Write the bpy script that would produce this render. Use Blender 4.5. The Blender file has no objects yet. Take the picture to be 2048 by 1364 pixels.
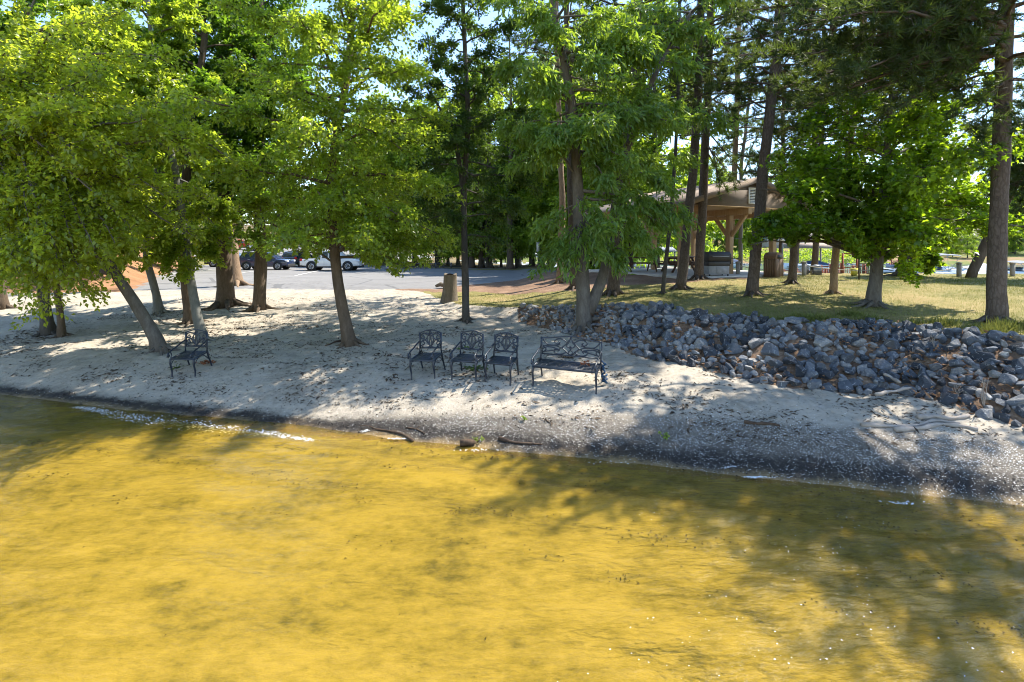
import bpy, bmesh, math, random
import numpy as np
from mathutils import Vector, Matrix, Euler

R = math.radians
rng = np.random.default_rng(7)
random.seed(7)
SC = bpy.context.scene
COL = SC.collection
CAMZ, F, HOR = 3.4, 1040.0, 495.0      # camera height above the water, focal length and horizon (pixels of the 2048 px photograph)

# ------------------------------------------------------------------ helpers
def ss(x, a, b):
    t = np.clip((np.asarray(x, float) - a) / (b - a), 0, 1)
    return t * t * (3 - 2 * t)

_TAB = np.random.default_rng(99).random((8, 256, 256))
def vnoise(x, y, k=0):
    x = np.asarray(x, float); y = np.asarray(y, float)
    xi = np.floor(x).astype(int); yi = np.floor(y).astype(int)
    fx = x - xi; fy = y - yi
    fx = fx * fx * (3 - 2 * fx); fy = fy * fy * (3 - 2 * fy)
    T = _TAB[k % 8]
    a = T[xi & 255, yi & 255]; b = T[(xi + 1) & 255, yi & 255]
    c = T[xi & 255, (yi + 1) & 255]; d = T[(xi + 1) & 255, (yi + 1) & 255]
    return (a * (1 - fx) + b * fx) * (1 - fy) + (c * (1 - fx) + d * fx) * fy - 0.5
def fbm(x, y, n=4, k=0):
    t = 0; a = 1.0; f = 1.0
    for i in range(n):
        t = t + a * vnoise(np.asarray(x) * f + 17.3 * i, np.asarray(y) * f + 5.1 * i, k + i); a *= .5; f *= 2.03
    return t

class Geo:
    """collects vertices and polygons; build() links them as ONE mesh object"""
    def __init__(s): s.v = []; s.f = []; s.t = []; s.n = 0
    def add(s, v, faces, tint=0.5):
        v = np.asarray(v, float).reshape(-1, 3)
        if isinstance(faces, np.ndarray): groups = [faces]
        else:
            by = {}
            for f in faces: by.setdefault(len(f), []).append(f)
            groups = [np.array(g) for g in by.values()]
        for g in groups:
            s.f.append(g + s.n)
            s.t.append(np.broadcast_to(np.asarray(tint, float), (len(g),)) if np.ndim(tint) == 0 or len(np.atleast_1d(tint)) == len(g) else np.full(len(g), .5))
        s.v.append(v); s.n += len(v)
        return s
    def box(s, c, d, rz=0, tint=.5, top=1.0):
        x, y, z = d[0] / 2, d[1] / 2, d[2] / 2
        v = np.array([(-x, -y, -z), (x, -y, -z), (x, y, -z), (-x, y, -z), (-x * top, -y * top, z), (x * top, -y * top, z), (x * top, y * top, z), (-x * top, y * top, z)])
        if rz: v = v @ np.array(Matrix.Rotation(rz, 3, 'Z')).T
        return s.add(v + np.asarray(c, float), [(3, 2, 1, 0), (4, 5, 6, 7), (0, 1, 5, 4), (1, 2, 6, 5), (2, 3, 7, 6), (3, 0, 4, 7)], tint)
    def bar(s, p, q, w, h, tint=.5):
        p = np.asarray(p, float); q = np.asarray(q, float); t = q - p; t = t / np.linalg.norm(t)
        u = np.array((0, 0, 1.)) if abs(t[2]) < .95 else np.array((1., 0, 0))
        a = np.cross(t, u); a /= np.linalg.norm(a); b = np.cross(a, t)
        a = a * w / 2; b = b * h / 2
        v = [p - a - b, p + a - b, p + a + b, p - a + b, q - a - b, q + a - b, q + a + b, q - a + b]
        return s.add(v, [(0, 1, 2, 3), (7, 6, 5, 4), (0, 4, 5, 1), (1, 5, 6, 2), (2, 6, 7, 3), (3, 7, 4, 0)], tint)
    def tube(s, pts, rad, n=8, cap=True, tint=.5, rough=0.0, flare=None):
        P = np.asarray(pts, float); m = len(P)
        rad = np.broadcast_to(np.asarray(rad, float), (m,))
        T = np.gradient(P, axis=0); T /= np.linalg.norm(T, axis=1)[:, None] + 1e-9
        ref = np.array((1., 0, 0)) if abs(T[0][0]) < .8 else np.array((0, 1., 0))
        ang = np.linspace(0, 2 * np.pi, n, endpoint=False)
        V = []
        for i in range(m):
            a = ref - T[i] * np.dot(ref, T[i]); a /= np.linalg.norm(a); b = np.cross(T[i], a); ref = a
            rr = rad[i] * np.ones(n)
            if rough: rr = rr * (1 + rough * 2 * fbm(np.cos(ang) * 2 + 9, np.sin(ang) * 2 + i * .45 + P[0][0], 3, 2))
            if flare is not None and i < len(flare): rr = rr * (1 + flare[i] * (.5 + .8 * vnoise(ang * 1.1 + P[0][0] * 3, ang * 0 + 3, 4) + .35 * np.cos(ang * 5 + P[0][1])))
            V.append(P[i] + np.outer(np.cos(ang) * rr, a) + np.outer(np.sin(ang) * rr, b))
        V = np.concatenate(V)
        i = np.arange(m - 1)[:, None] * n; j = np.arange(n)[None]; j2 = (j + 1) % n
        Q = np.stack([(i + j), (i + j2), (i + n + j2), (i + n + j)], -1).reshape(-1, 4)
        faces = [Q]
        s.add(V, Q, tint)
        if cap:
            o = s.n - len(V)
            s.f.append(np.array([list(range(n))[::-1]]) + o); s.t.append(np.array([tint]))
            s.f.append(np.array([list(range(n))]) + o + (m - 1) * n); s.t.append(np.array([tint]))
        return s
    def lathe(s, prof, c=(0, 0, 0), n=20, axis='Z', tint=.5):
        ang = np.linspace(0, 2 * np.pi, n, endpoint=False); V = []
        for r, z in prof:
            p = np.stack([np.cos(ang) * r, np.sin(ang) * r, np.full(n, z)], 1)
            V.append(p)
        V = np.concatenate(V)
        if axis == 'Y': V = V[:, [0, 2, 1]]
        if axis == 'X': V = V[:, [2, 0, 1]]
        m = len(prof); i = np.arange(m - 1)[:, None] * n; j = np.arange(n)[None]; j2 = (j + 1) % n
        Q = np.stack([(i + j), (i + j2), (i + n + j2), (i + n + j)], -1).reshape(-1, 4)
        s.add(V + np.asarray(c, float), Q, tint); o = s.n - len(V)
        s.f.append(np.array([list(range(n))[::-1]]) + o); s.t.append(np.array([tint]))
        s.f.append(np.array([list(range(n))]) + o + (m - 1) * n); s.t.append(np.array([tint]))
        return s
    def prism(s, poly, y0, y1, axis='Y', tint=.5):
        """polygon (a,b) extruded along an axis"""
        n = len(poly); V = []
        for y in (y0, y1):
            for a, b in poly: V.append((a, y, b) if axis == 'Y' else ((y, a, b) if axis == 'X' else (a, b, y)))
        F_ = [list(range(n)), list(range(2 * n - 1, n - 1, -1))] + [(i, i + n, (i + 1) % n + n, (i + 1) % n) for i in range(n)]
        return s.add(V, F_, tint)
    def mesh(s, name, mat, off=(0, 0, 0), smooth=False):
        me = bpy.data.meshes.new(name)
        V = np.concatenate(s.v) - np.asarray(off, float)
        loops = np.concatenate([g.reshape(-1) for g in s.f]); tot = np.concatenate([np.full(len(g), g.shape[1]) for g in s.f])
        st = np.concatenate([[0], np.cumsum(tot)[:-1]])
        me.vertices.add(len(V)); me.vertices.foreach_set('co', V.astype(np.float32).ravel())
        me.loops.add(len(loops)); me.loops.foreach_set('vertex_index', loops.astype(np.int32))
        me.polygons.add(len(tot)); me.polygons.foreach_set('loop_start', st.astype(np.int32)); me.polygons.foreach_set('loop_total', tot.astype(np.int32))
        if smooth: me.polygons.foreach_set('use_smooth', np.ones(len(tot), bool))
        at = me.attributes.new('tint', 'FLOAT', 'FACE'); at.data.foreach_set('value', np.concatenate(s.t).astype(np.float32))
        me.update(calc_edges=True); me.validate()
        if mat: me.materials.append(mat)
        return me
    def build(s, name, mat, parent=None, off=None, smooth=False, bevel=0):
        if off is None: off = (0, 0, 0)
        o = bpy.data.objects.new(name, s.mesh(name, mat, off, smooth)); COL.objects.link(o)
        if parent is not None: o.parent = parent
        if bevel:
            m = o.modifiers.new('bevel', 'BEVEL'); m.width = bevel; m.segments = 2; m.limit_method = 'ANGLE'
        return o

def tag(o, label=None, cat=None, group=None, kind=None):
    if label: o['label'] = label
    if cat: o['category'] = cat
    if group: o['group'] = group
    if kind: o['kind'] = kind
    return o
def thing(name, label, cat, loc=(0, 0, 0), rz=0, group=None):
    o = bpy.data.objects.new(name, None); COL.objects.link(o)
    o.empty_display_size = .1
    o.location = loc; o.rotation_euler = (0, 0, rz)
    return tag(o, label, cat, group)
def copy_tree(o, parent=None):
    c = o.copy(); COL.objects.link(c)
    if parent is not None: c.parent = parent
    for ch in list(o.children): copy_tree(ch, c)
    return c

# ------------------------------------------------------------------ materials
def newmat(name):
    m = bpy.data.materials.new(name); m.use_nodes = True
    nt = m.node_tree; nt.nodes.clear()
    out = nt.nodes.new('ShaderNodeOutputMaterial')
    return m, nt, out
def node(nt, kind, **kw):
    n = nt.nodes.new('ShaderNode' + kind)
    for k, v in kw.items():
        if k in n.inputs: n.inputs[k].default_value = v
        else: setattr(n, k, v)
    return n
def ramp(nt, fac, stops):
    r = nt.nodes.new('ShaderNodeValToRGB')
    e = r.color_ramp.elements
    while len(e) < len(stops): e.new(.5)
    for i, (p, c) in enumerate(stops):
        e[i].position = p; e[i].color = (*c, 1) if len(c) == 3 else c
    nt.links.new(fac, r.inputs['Fac']); return r.outputs['Color']
def noise(nt, scale, detail=4, rough=.6, vec=None, stretch=None, off=0):
    if vec is None:
        g = nt.nodes.new('ShaderNodeTexCoord'); vec = g.outputs['Object']
    if stretch or off:
        mp = nt.nodes.new('ShaderNodeMapping'); nt.links.new(vec, mp.inputs['Vector'])
        mp.inputs['Scale'].default_value = stretch or (1, 1, 1); mp.inputs['Location'].default_value = (off, off * .7, off * .3); vec = mp.outputs['Vector']
    n = nt.nodes.new('ShaderNodeTexNoise'); n.inputs['Scale'].default_value = scale; n.inputs['Detail'].default_value = detail; n.inputs['Roughness'].default_value = rough
    nt.links.new(vec, n.inputs['Vector']); return n.outputs['Fac']
def mixc(nt, fac, a, b, mode='MIX'):
    m = nt.nodes.new('ShaderNodeMix'); m.data_type = 'RGBA'; m.blend_type = mode
    for sock, v in ((m.inputs[0], fac), (m.inputs[6], a), (m.inputs[7], b)):
        if hasattr(v, 'links'): nt.links.new(v, sock)
        else: sock.default_value = v if np.ndim(v) == 0 else ((*v, 1) if len(v) == 3 else v)
    return m.outputs[2]
def math_(nt, op, a, b=None, c=None):
    m = nt.nodes.new('ShaderNodeMath'); m.operation = op
    for i, v in enumerate((a, b, c)):
        if v is None: continue
        if hasattr(v, 'links'): nt.links.new(v, m.inputs[i])
        else: m.inputs[i].default_value = v
    return m.outputs[0]
def attr(nt, name):
    a = nt.nodes.new('ShaderNodeAttribute'); a.attribute_name = name; return a.outputs['Fac']
def bump(nt, h, strength=.5, dist=.02):
    b = nt.nodes.new('ShaderNodeBump'); b.inputs['Strength'].default_value = strength; b.inputs['Distance'].default_value = dist
    nt.links.new(h, b.inputs['Height']); return b.outputs['Normal']
def prin(nt, out, color, rough=.8, normal=None, metal=0, spec=.4, **kw):
    p = nt.nodes.new('ShaderNodeBsdfPrincipled')
    if hasattr(color, 'links'): nt.links.new(color, p.inputs['Base Color'])
    else: p.inputs['Base Color'].default_value = (*color, 1)
    if hasattr(rough, 'links'): nt.links.new(rough, p.inputs['Roughness'])
    else: p.inputs['Roughness'].default_value = rough
    p.inputs['Metallic'].default_value = metal; p.inputs['Specular IOR Level'].default_value = spec
    if normal is not None: nt.links.new(normal, p.inputs['Normal'])
    for k, v in kw.items(): p.inputs[k].default_value = v
    nt.links.new(p.outputs[0], out.inputs['Surface']); return p

def mat_var(name, c1, c2, scale=6, rough=.7, bmp=.3, bscale=30, dist=.01, metal=0, spec=.4, stretch=None, **kw):
    """two tones mixed by noise and the per-face tint, with a bump"""
    m, nt, out = newmat(name)
    f = noise(nt, scale, 5, .65, stretch=stretch)
    f2 = math_(nt, 'ADD', math_(nt, 'MULTIPLY', attr(nt, 'tint'), .5), math_(nt, 'MULTIPLY_ADD', f, 1.4, -.45))
    col = ramp(nt, f2, [(.1, c1), (.9, c2)])
    prin(nt, out, col, rough, bump(nt, noise(nt, bscale, 4, .6, stretch=stretch), bmp, dist) if bmp else None, metal, spec, **kw)
    return m
def mat_leaf(name, dark, light, trans, tmix=.45, rough=.42, spec=.5):
    m, nt, out = newmat(name)
    t = attr(nt, 'tint')
    col = ramp(nt, t, [(0, dark), (1, light)])
    p = prin(nt, out, col, rough, None, 0, spec)
    tr = nt.nodes.new('ShaderNodeBsdfTranslucent')
    tc = ramp(nt, t, [(0, tuple(.55 * x for x in trans)), (1, trans)]); nt.links.new(tc, tr.inputs['Color'])
    mx = nt.nodes.new('ShaderNodeMixShader'); mx.inputs[0].default_value = tmix
    nt.links.new(p.outputs[0], mx.inputs[1]); nt.links.new(tr.outputs[0], mx.inputs[2]); nt.links.new(mx.outputs[0], out.inputs['Surface'])
    return m
def mat_bark(name, c1, c2, c3, scale=9, plates=False, stretch=(1, 1, .25), dist=.03):
    m, nt, out = newmat(name)
    g = nt.nodes.new('ShaderNodeTexCoord'); mp = nt.nodes.new('ShaderNodeMapping'); mp.inputs['Scale'].default_value = stretch
    nt.links.new(g.outputs['Object'], mp.inputs['Vector'])
    wob = nt.nodes.new('ShaderNodeVectorMath'); wob.operation = 'ADD'
    nz = nt.nodes.new('ShaderNodeTexNoise'); nz.inputs['Scale'].default_value = 5; nt.links.new(g.outputs['Object'], nz.inputs['Vector'])
    sc = nt.nodes.new('ShaderNodeVectorMath'); sc.operation = 'SCALE'; sc.inputs['Scale'].default_value = .12; nt.links.new(nz.outputs['Color'], sc.inputs[0])
    nt.links.new(mp.outputs[0], wob.inputs[0]); nt.links.new(sc.outputs[0], wob.inputs[1])
    fine = noise(nt, scale * 2.5, 6, .7, vec=wob.outputs[0])
    if plates:
        v = nt.nodes.new('ShaderNodeTexVoronoi'); v.feature = 'DISTANCE_TO_EDGE'; v.inputs['Scale'].default_value = scale; nt.links.new(wob.outputs[0], v.inputs['Vector'])
        h = math_(nt, 'ADD', math_(nt, 'MULTIPLY', math_(nt, 'MINIMUM', math_(nt, 'MULTIPLY', v.outputs['Distance'], 4), .7), .38), math_(nt, 'MULTIPLY', noise(nt, scale * .9, 5, .7, vec=wob.outputs[0]), .75))
    else:
        h = noise(nt, scale, 5, .65, vec=wob.outputs[0])
    hh = math_(nt, 'ADD', math_(nt, 'MULTIPLY', h, .75), math_(nt, 'MULTIPLY', fine, .4))
    col = ramp(nt, hh, [(.15, c1), (.55, c2), (.95, c3)])
    big = noise(nt, 1.3, 3, .6)
    col = mixc(nt, math_(nt, 'MULTIPLY', big, .5), col, c1)
    prin(nt, out, col, .9, bump(nt, hh, .9, dist), 0, .15)
    return m

M = {}
M['leaf_birch'] = mat_leaf('leaf_birch', (.062, .112, .012), (.19, .248, .032), (.77, .88, .055), .58, .34, .6)
M['leaf_alder'] = mat_leaf('leaf_alder', (.052, .098, .012), (.155, .205, .030), (.66, .82, .050), .58, .36, .6)
M['leaf_oak'] = mat_leaf('leaf_oak', (.030, .072, .012), (.085, .145, .024), (.34, .58, .03), .48, .4, .5)
M['leaf_cypress'] = mat_leaf('leaf_cypress', (.018, .045, .014), (.050, .090, .026), (.22, .36, .03), .42, .5, .3)
M['leaf_lance'] = mat_leaf('leaf_lance', (.050, .112, .026), (.145, .235, .052), (.50, .70, .045), .48, .34, .45)
M['leaf_gum'] = mat_leaf('leaf_gum', (.030, .080, .010), (.085, .160, .020), (.55, .80, .025), .58, .36, .5)
M['leaf_pine'] = mat_leaf('leaf_pine', (.016, .036, .014), (.050, .080, .028), (.20, .28, .03), .35, .5, .3)
M['leaf_wood'] = mat_leaf('leaf_wood', (.036, .078, .014), (.115, .175, .030), (.56, .74, .04), .54, .45, .4)
M['leaf_shrub'] = mat_leaf('leaf_shrub', (.07, .13, .02), (.16, .24, .04), (.55, .74, .05), .5, .45, .4)
M['bark_grey'] = mat_bark('bark_grey', (.042, .036, .030), (.135, .118, .100), (.26, .24, .21), 10, dist=.015)
M['bark_pale'] = mat_bark('bark_pale', (.07, .068, .058), (.17, .168, .148), (.30, .30, .27), 8, dist=.008)
M['bark_brown'] = mat_bark('bark_brown', (.035, .026, .018), (.12, .088, .062), (.22, .17, .125), 11, dist=.022)
M['bark_dark'] = mat_bark('bark_dark', (.026, .023, .020), (.085, .076, .066), (.18, .165, .145), 11, dist=.02)
M['bark_pine'] = mat_bark('bark_pine', (.034, .026, .021), (.108, .083, .066), (.205, .165, .135), 14, True, (1, 1, .30), .03)
M['bark_tan'] = mat_bark('bark_tan', (.11, .07, .042), (.26, .18, .115), (.38, .28, .19), 13, True, (1, 1, .3), .025)
M['iron'] = mat_var('iron', (.005, .010, .020), (.013, .022, .038), 14, .42, .25, 60, .002, .0, .6)
M['stone'] = None
# ------------------------------------------------------------------ terrain
def shore_s(x, y):
    return y - (8.62 - .27 * x)
_EDGE = np.array([(-40, 60.), (-9, 30), (-4.4, 26), (-3.1, 22.8), (-1.7, 20.2), (.3, 18.7), (1.2, 17.4), (2.7, 16.1), (4, 15.0), (4.7, 13.8), (5.9, 13.1), (6.4, 12.3), (8.8, 12.0), (9.3, 11.1), (9.9, 10.1), (12, 9.2), (16, 8.0), (40, 2.0)])
def edge_d(x, y):
    """signed distance to the top edge of the rock bank: positive on the lawn side"""
    x = np.asarray(x, float); y = np.asarray(y, float)
    best = np.full(np.broadcast(x, y).shape, 1e9); sign = np.ones_like(best)
    for (ax, ay), (bx, by) in zip(_EDGE[:-1], _EDGE[1:]):
        dx, dy = bx - ax, by - ay; L2 = dx * dx + dy * dy
        t = np.clip(((x - ax) * dx + (y - ay) * dy) / L2, 0, 1)
        ex = x - ax - t * dx; ey = y - ay - t * dy
        d = np.hypot(ex, ey); cr = dx * (y - ay) - dy * (x - ax)
        m = d < best - 1e-9
        best = np.where(m, d, best); sign = np.where(m, np.sign(cr), sign)
    return best * sign
def bank_w(x): return np.interp(x, [-4, 0, 1.2, 2.5, 4, 9], [.5, .6, 1.1, 1.7, 2.1, 2.4])
_SX = [-300, -30, -12, -6, -3, -1.5, -.5, 0, .5, 1.2, 2.3, 3.2, 5.4, 9, 13.5, 19, 24, 400]
_SZ = [-6, -3, -1.6, -.95, -.52, -.26, -.08, 0, .15, .37, .60, .66, .80, .97, 1.1, 1.24, 1.27, 1.27]
def shore_yb(x):   # far limit of the land, beyond it the lake
    return np.interp(x, [-40, -14, -7, -1, 3, 6, 9, 13, 16, 20, 60], [400, 110, 78, 66, 60, 48, 40, 31.5, 28.5, 27.2, 25.5])
def lot_front(x): return np.interp(x, [-60, -22, -4, -2.4, .9, 3.3, 5.0], [28.2, 28, 27.5, 30, 34.7, 40, 43.5])
def lot_left(y): return np.interp(y, [28, 32, 62, 120], [-20.5, -22.7, -39, -70])
def gz(x, y, detail=True):
    x = np.asarray(x, float); y = np.asarray(y, float)
    s = shore_s(x, y) + .22 * fbm(x * .5, y * .5, 3, 1)
    h = np.interp(s, _SX, _SZ)
    d = edge_d(x, y)
    Lz = np.interp(x, [-4, 0, 1, 2.7, 4, 40], [1.1, 1.22, 1.36, 1.56, 1.62, 1.62]) + .42 * ss(d, 0, 10) * ss(x, 0, 6)
    Lz = Lz - .8 * ss(y, 31, 42) * ss(x, 1, 6)
    w = bank_w(x)
    k = np.clip((d + w) / w, 0, 1); k = k * .8 + .2 * ss(k, 0, 1)
    near = y < 60
    h = np.where(near, h + (np.maximum(Lz, h) - h) * k, h)
    # hill behind the car park and the bank left of it
    h = h + np.interp(y, [64, 92, 130, 300], [0, 1.9, 3.2, 9]) * ss(-x, 12, 28)
    bl = lot_left(y) - x
    h = h + np.minimum(np.maximum(bl, 0) * .42, 5) * ss(y, 27, 33)
    # drop to the lake behind, and the far shore
    yb = shore_yb(x)
    drop = ss(y - yb, 0, 3.5)
    h = h * (1 - drop) - 1.4 * drop
    far = ss(y, 100, 106) * ss(x, -9, 0)
    fz = np.interp(y, [100, 103, 112, 140, 170, 230, 400, 1500], [-.6, .25, 1.2, 4.2, 6.5, 11, 15, 17]) * (1 + .5 * fbm(x * .02, y * .02, 3, 3))
    h = np.where((y > 100) & (x > -9), h * (1 - far) + fz * far, h)
    if detail:
        sandm = ss(s, .9, 2.4) * (1 - ss(d, -.5, .2)) * (y < 40)
        h = h + sandm * (.07 * fbm(x * 1.3, y * 1.3, 3, 5) + .065 * fbm(x * 3.6, y * 3.6, 3, 2))
        h = h + ss(d, 0, .5) * (y < 30) * .06 * fbm(x * 1.1, y * 1.1, 4, 4)
        h = h + (s < .2) * .03 * fbm(x * .9, y * 1.4, 3, 6)
    return h
def z1(x, y): return float(gz(np.array([x]), np.array([y]))[0])

_TY = np.concatenate([np.arange(4, 40, .02), np.arange(40, 160, .1)])
def hit(px, py):
    """where the line of sight through a photograph pixel meets the ground"""
    X = (px - 1024) / F * _TY; Z = CAMZ - (py - HOR) / F * _TY
    g = gz(X, _TY); i = int(np.argmax(Z <= g))
    return np.array((X[i], _TY[i], g[i]))
def at(px, py, Y):
    return np.array(((px - 1024) / F * Y, Y, CAMZ - (py - HOR) / F * Y))

def axis(lo, hi, a, b, step, growth=1.08):
    mid = list(np.arange(a, b + 1e-6, step)); up = []; v = mid[-1]; d = step
    while v < hi: d *= growth; v += d; up.append(min(v, hi))
    dn = []; v = mid[0]; d = step
    while v > lo: d *= growth; v -= d; dn.append(max(v, lo))
    return np.array(dn[::-1] + mid + up)
xs = axis(-420, 420, -15, 14.5, .085, 1.07); ys = axis(-70, 900, 3.2, 28, .08, 1.035)
GX, GY = np.meshgrid(xs, ys)
GZ = gz(GX, GY)
GV = np.stack([GX, GY, GZ], -1).reshape(-1, 3)
ny, nx = GX.shape
ii = (np.arange(ny - 1)[:, None] * nx + np.arange(nx - 1)[None])
GQ = np.stack([ii, ii + 1, ii + nx + 1, ii + nx], -1).reshape(-1, 4)
cx = .25 * (GX[:-1, :-1] + GX[1:, :-1] + GX[:-1, 1:] + GX[1:, 1:]).ravel(); cy = .25 * (GY[:-1, :-1] + GY[1:, :-1] + GY[:-1, 1:] + GY[1:, 1:]).ravel()
wob = .35 * fbm(cx * 1.4, cy * 1.4, 4, 2)
S_ = shore_s(cx, cy); D_ = edge_d(cx, cy) + wob * .6
cat_ = np.full(len(cx), 1)                                   # 1 beach
cat_[S_ < -.1] = 0                                           # 0 lake bed
cat_[(D_ < 0) & (D_ > -bank_w(cx) - .1) & (cx > .2) & (cy < 26) & (S_ > .6)] = 5   # 5 bank under the rocks
straw_y = np.interp(cx, [-6, -4, -2, 2.7, 6.6, 10.4, 12.2, 12.6], [26, 26, 26.2, 21.6, 21.4, 22.8, 23.4, 200]) + 2 * wob
lawn = (D_ > 0) & (cy < 60)
cat_[lawn] = 2
cat_[lawn & (cy > straw_y)] = 3
lf = lot_front(cx) + .4 * wob
cat_[(cy > lf) & (cx < 5) & (cy < 63)] = 4
cat_[(cy > np.interp(cx, [-40, -14, -9, -4, 0, 5], [90, 60, 53, 50, 49, 43]) + wob) & (cx > -12) & (cx < 6) & (cy < 52)] = 2    # verge
cat_[(cy > np.interp(cx, [-40, -17, -12, -4, 0, 5, 12, 13], [300, 70, 55, 53.5, 52, 46, 34, 300])) & (cx > -17) & (cx < 13)] = 6       # wood floor
cat_[(cx < lot_left(cy) + .5 * wob) & (cy > 27)] = 7                                                                # straw bank
cat_[(cx < -15) & (cy > 63) & (cy < 70)] = 2
cat_[(cx < -15) & (cy >= 70) & (cy < 104) & (cx > lot_left(cy))] = 4
cat_[(cx < -15) & (cy >= 104)] = 6
cat_[(cy > 90) & (cx > -9)] = 8
cat_[(cy > shore_yb(cx) + 1.2) & (cy < 101) & (cx > -9)] = 9

# ---- ground materials
def world_pos(nt):
    g = nt.nodes.new('ShaderNodeNewGeometry'); return g.outputs['Position']
def sand_mat():
    m, nt, out = newmat('sand')
    P = world_pos(nt); sx = nt.nodes.new('ShaderNodeSeparateXYZ'); nt.links.new(P, sx.inputs[0])
    n1 = noise(nt, .9, 4, .6, vec=P); n2 = noise(nt, 7, 5, .7, vec=P); n3 = noise(nt, 60, 3, .6, vec=P)
    s = math_(nt, 'ADD', math_(nt, 'MULTIPLY_ADD', sx.outputs['X'], .27, -8.62), sx.outputs['Y'])
    sn = math_(nt, 'ADD', s, math_(nt, 'MULTIPLY_ADD', n1, 1.1, -.55))
    dry = ramp(nt, math_(nt, 'ADD', math_(nt, 'MULTIPLY', n2, .6), math_(nt, 'MULTIPLY', n1, .4)), [(.3, (.20, .168, .125)), (.5, (.345, .300, .236)), (.75, (.415, .37, .30))])
    # leaf and needle crumbs lying in the sand
    v = nt.nodes.new('ShaderNodeTexVoronoi'); v.inputs['Scale'].default_value = 16; nt.links.new(P, v.inputs['Vector'])
    crumbs = math_(nt, 'MULTIPLY', math_(nt, 'LESS_THAN', v.outputs['Distance'], .16), math_(nt, 'GREATER_THAN', noise(nt, 3, 4, .6, vec=P), .5))
    dry = mixc(nt, math_(nt, 'MULTIPLY', crumbs, .75), dry, (.09, .065, .045))
    wet = ramp(nt, n2, [(.3, (.211, .136, .055)), (.7, (.296, .203, .090))])
    # dark humus band of the wrack line; it moves inland and widens to the right
    wc = math_(nt, 'MULTIPLY_ADD', sx.outputs['X'], .004, .30)
    sn2 = math_(nt, 'ADD', s, math_(nt, 'MULTIPLY_ADD', noise(nt, 2.2, 5, .65, vec=P), .5, -.25))
    band = math_(nt, 'SUBTRACT', 1.15, math_(nt, 'MULTIPLY', math_(nt, 'ABSOLUTE', math_(nt, 'SUBTRACT', sn2, wc)), math_(nt, 'MAXIMUM', math_(nt, 'MULTIPLY_ADD', sx.outputs['X'], -.28, 4.6), 3.4)))
    band = math_(nt, 'MULTIPLY', math_(nt, 'MAXIMUM', band, 0), math_(nt, 'MULTIPLY_ADD', noise(nt, 14, 4, .75, vec=P), 4.2, -.9))
    band = math_(nt, 'MINIMUM', band, 1)
    wetf = ramp(nt, math_(nt, 'MULTIPLY_ADD', sn, 1, .25), [(.22, (1, 1, 1)), (.55, (0, 0, 0))])
    gtop = math_(nt, 'MINIMUM', math_(nt, 'MAXIMUM', math_(nt, 'MULTIPLY_ADD', sx.outputs['X'], .16, 1.18), .6), 1.6)
    gz_ = math_(nt, 'MULTIPLY', math_(nt, 'SUBTRACT', gtop, sn2), 3.0); gz_ = math_(nt, 'MINIMUM', math_(nt, 'MAXIMUM', gz_, 0), 1)
    gritz = math_(nt, 'MULTIPLY', gz_, math_(nt, 'MULTIPLY', ramp(nt, math_(nt, 'ADD', math_(nt, 'MULTIPLY', n3, .6), math_(nt, 'MULTIPLY', noise(nt, 3.5, 4, .7, vec=P), .4)), [(.34, (0, 0, 0)), (.46, (1, 1, 1))]), .95))
    lowf = math_(nt, 'MINIMUM', math_(nt, 'MAXIMUM', math_(nt, 'MULTIPLY_ADD', sn2, -1.1, 1.25), 0), 1)
    gritc = mixc(nt, lowf, (.13, .112, .09), (.030, .026, .023))
    vs = nt.nodes.new('ShaderNodeTexVoronoi'); vs.inputs['Scale'].default_value = 46; nt.links.new(P, vs.inputs['Vector'])
    sr = nt.nodes.new('ShaderNodeSeparateColor'); nt.links.new(vs.outputs['Color'], sr.inputs[0])
    rich = math_(nt, 'MULTIPLY', math_(nt, 'MULTIPLY_ADD', noise(nt, 2.6, 4, .7, vec=P, off=3), 1.5, -.42), math_(nt, 'MINIMUM', math_(nt, 'MAXIMUM', math_(nt, 'MULTIPLY_ADD', sx.outputs['X'], .10, .62), .2), 1))
    fleck = math_(nt, 'MULTIPLY', math_(nt, 'LESS_THAN', sr.outputs['Red'], rich), math_(nt, 'LESS_THAN', vs.outputs['Distance'], .36))
    gritc = mixc(nt, fleck, gritc, mixc(nt, sr.outputs['Green'], (.36, .34, .31), (.78, .76, .72)))
    col = mixc(nt, gritz, dry, gritc)
    col = mixc(nt, wetf, col, wet)
    col = mixc(nt, math_(nt, 'MULTIPLY', band, .86), col, (.022, .019, .017))
    fl2 = math_(nt, 'MULTIPLY', fleck, math_(nt, 'MULTIPLY', math_(nt, 'GREATER_THAN', sr.outputs['Blue'], .45), gz_))
    col = mixc(nt, fl2, col, mixc(nt, sr.outputs['Green'], (.30, .28, .26), (.75, .73, .70)))
    rough = math_(nt, 'MULTIPLY_ADD', wetf, -.35, .92)
    h = math_(nt, 'ADD', math_(nt, 'MULTIPLY', n2, 1.0), math_(nt, 'MULTIPLY', n3, .25))
    prin(nt, out, col, rough, bump(nt, h, .8, .05), 0, .25)
    return m
def bed_mat():
    m, nt, out = newmat('lake_bed_sand')
    P = world_pos(nt)
    a = noise(nt, 1.1, 5, .62, vec=P, stretch=(.8, 1.5, 1)); b = noise(nt, 5.5, 5, .7, vec=P, stretch=(.8, 1.5, 1))
    f = math_(nt, 'ADD', math_(nt, 'MULTIPLY', a, .55), math_(nt, 'MULTIPLY', b, .45))
    col = ramp(nt, f, [(.34, (.105, .090, .030)), (.46, (.290, .228, .066)), (.58, (.405, .318, .110))])
    prin(nt, out, col, .9, bump(nt, b, .5, .04), 0, .1)
    return m
M['sand'] = sand_mat(); M['bed'] = bed_mat()
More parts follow.
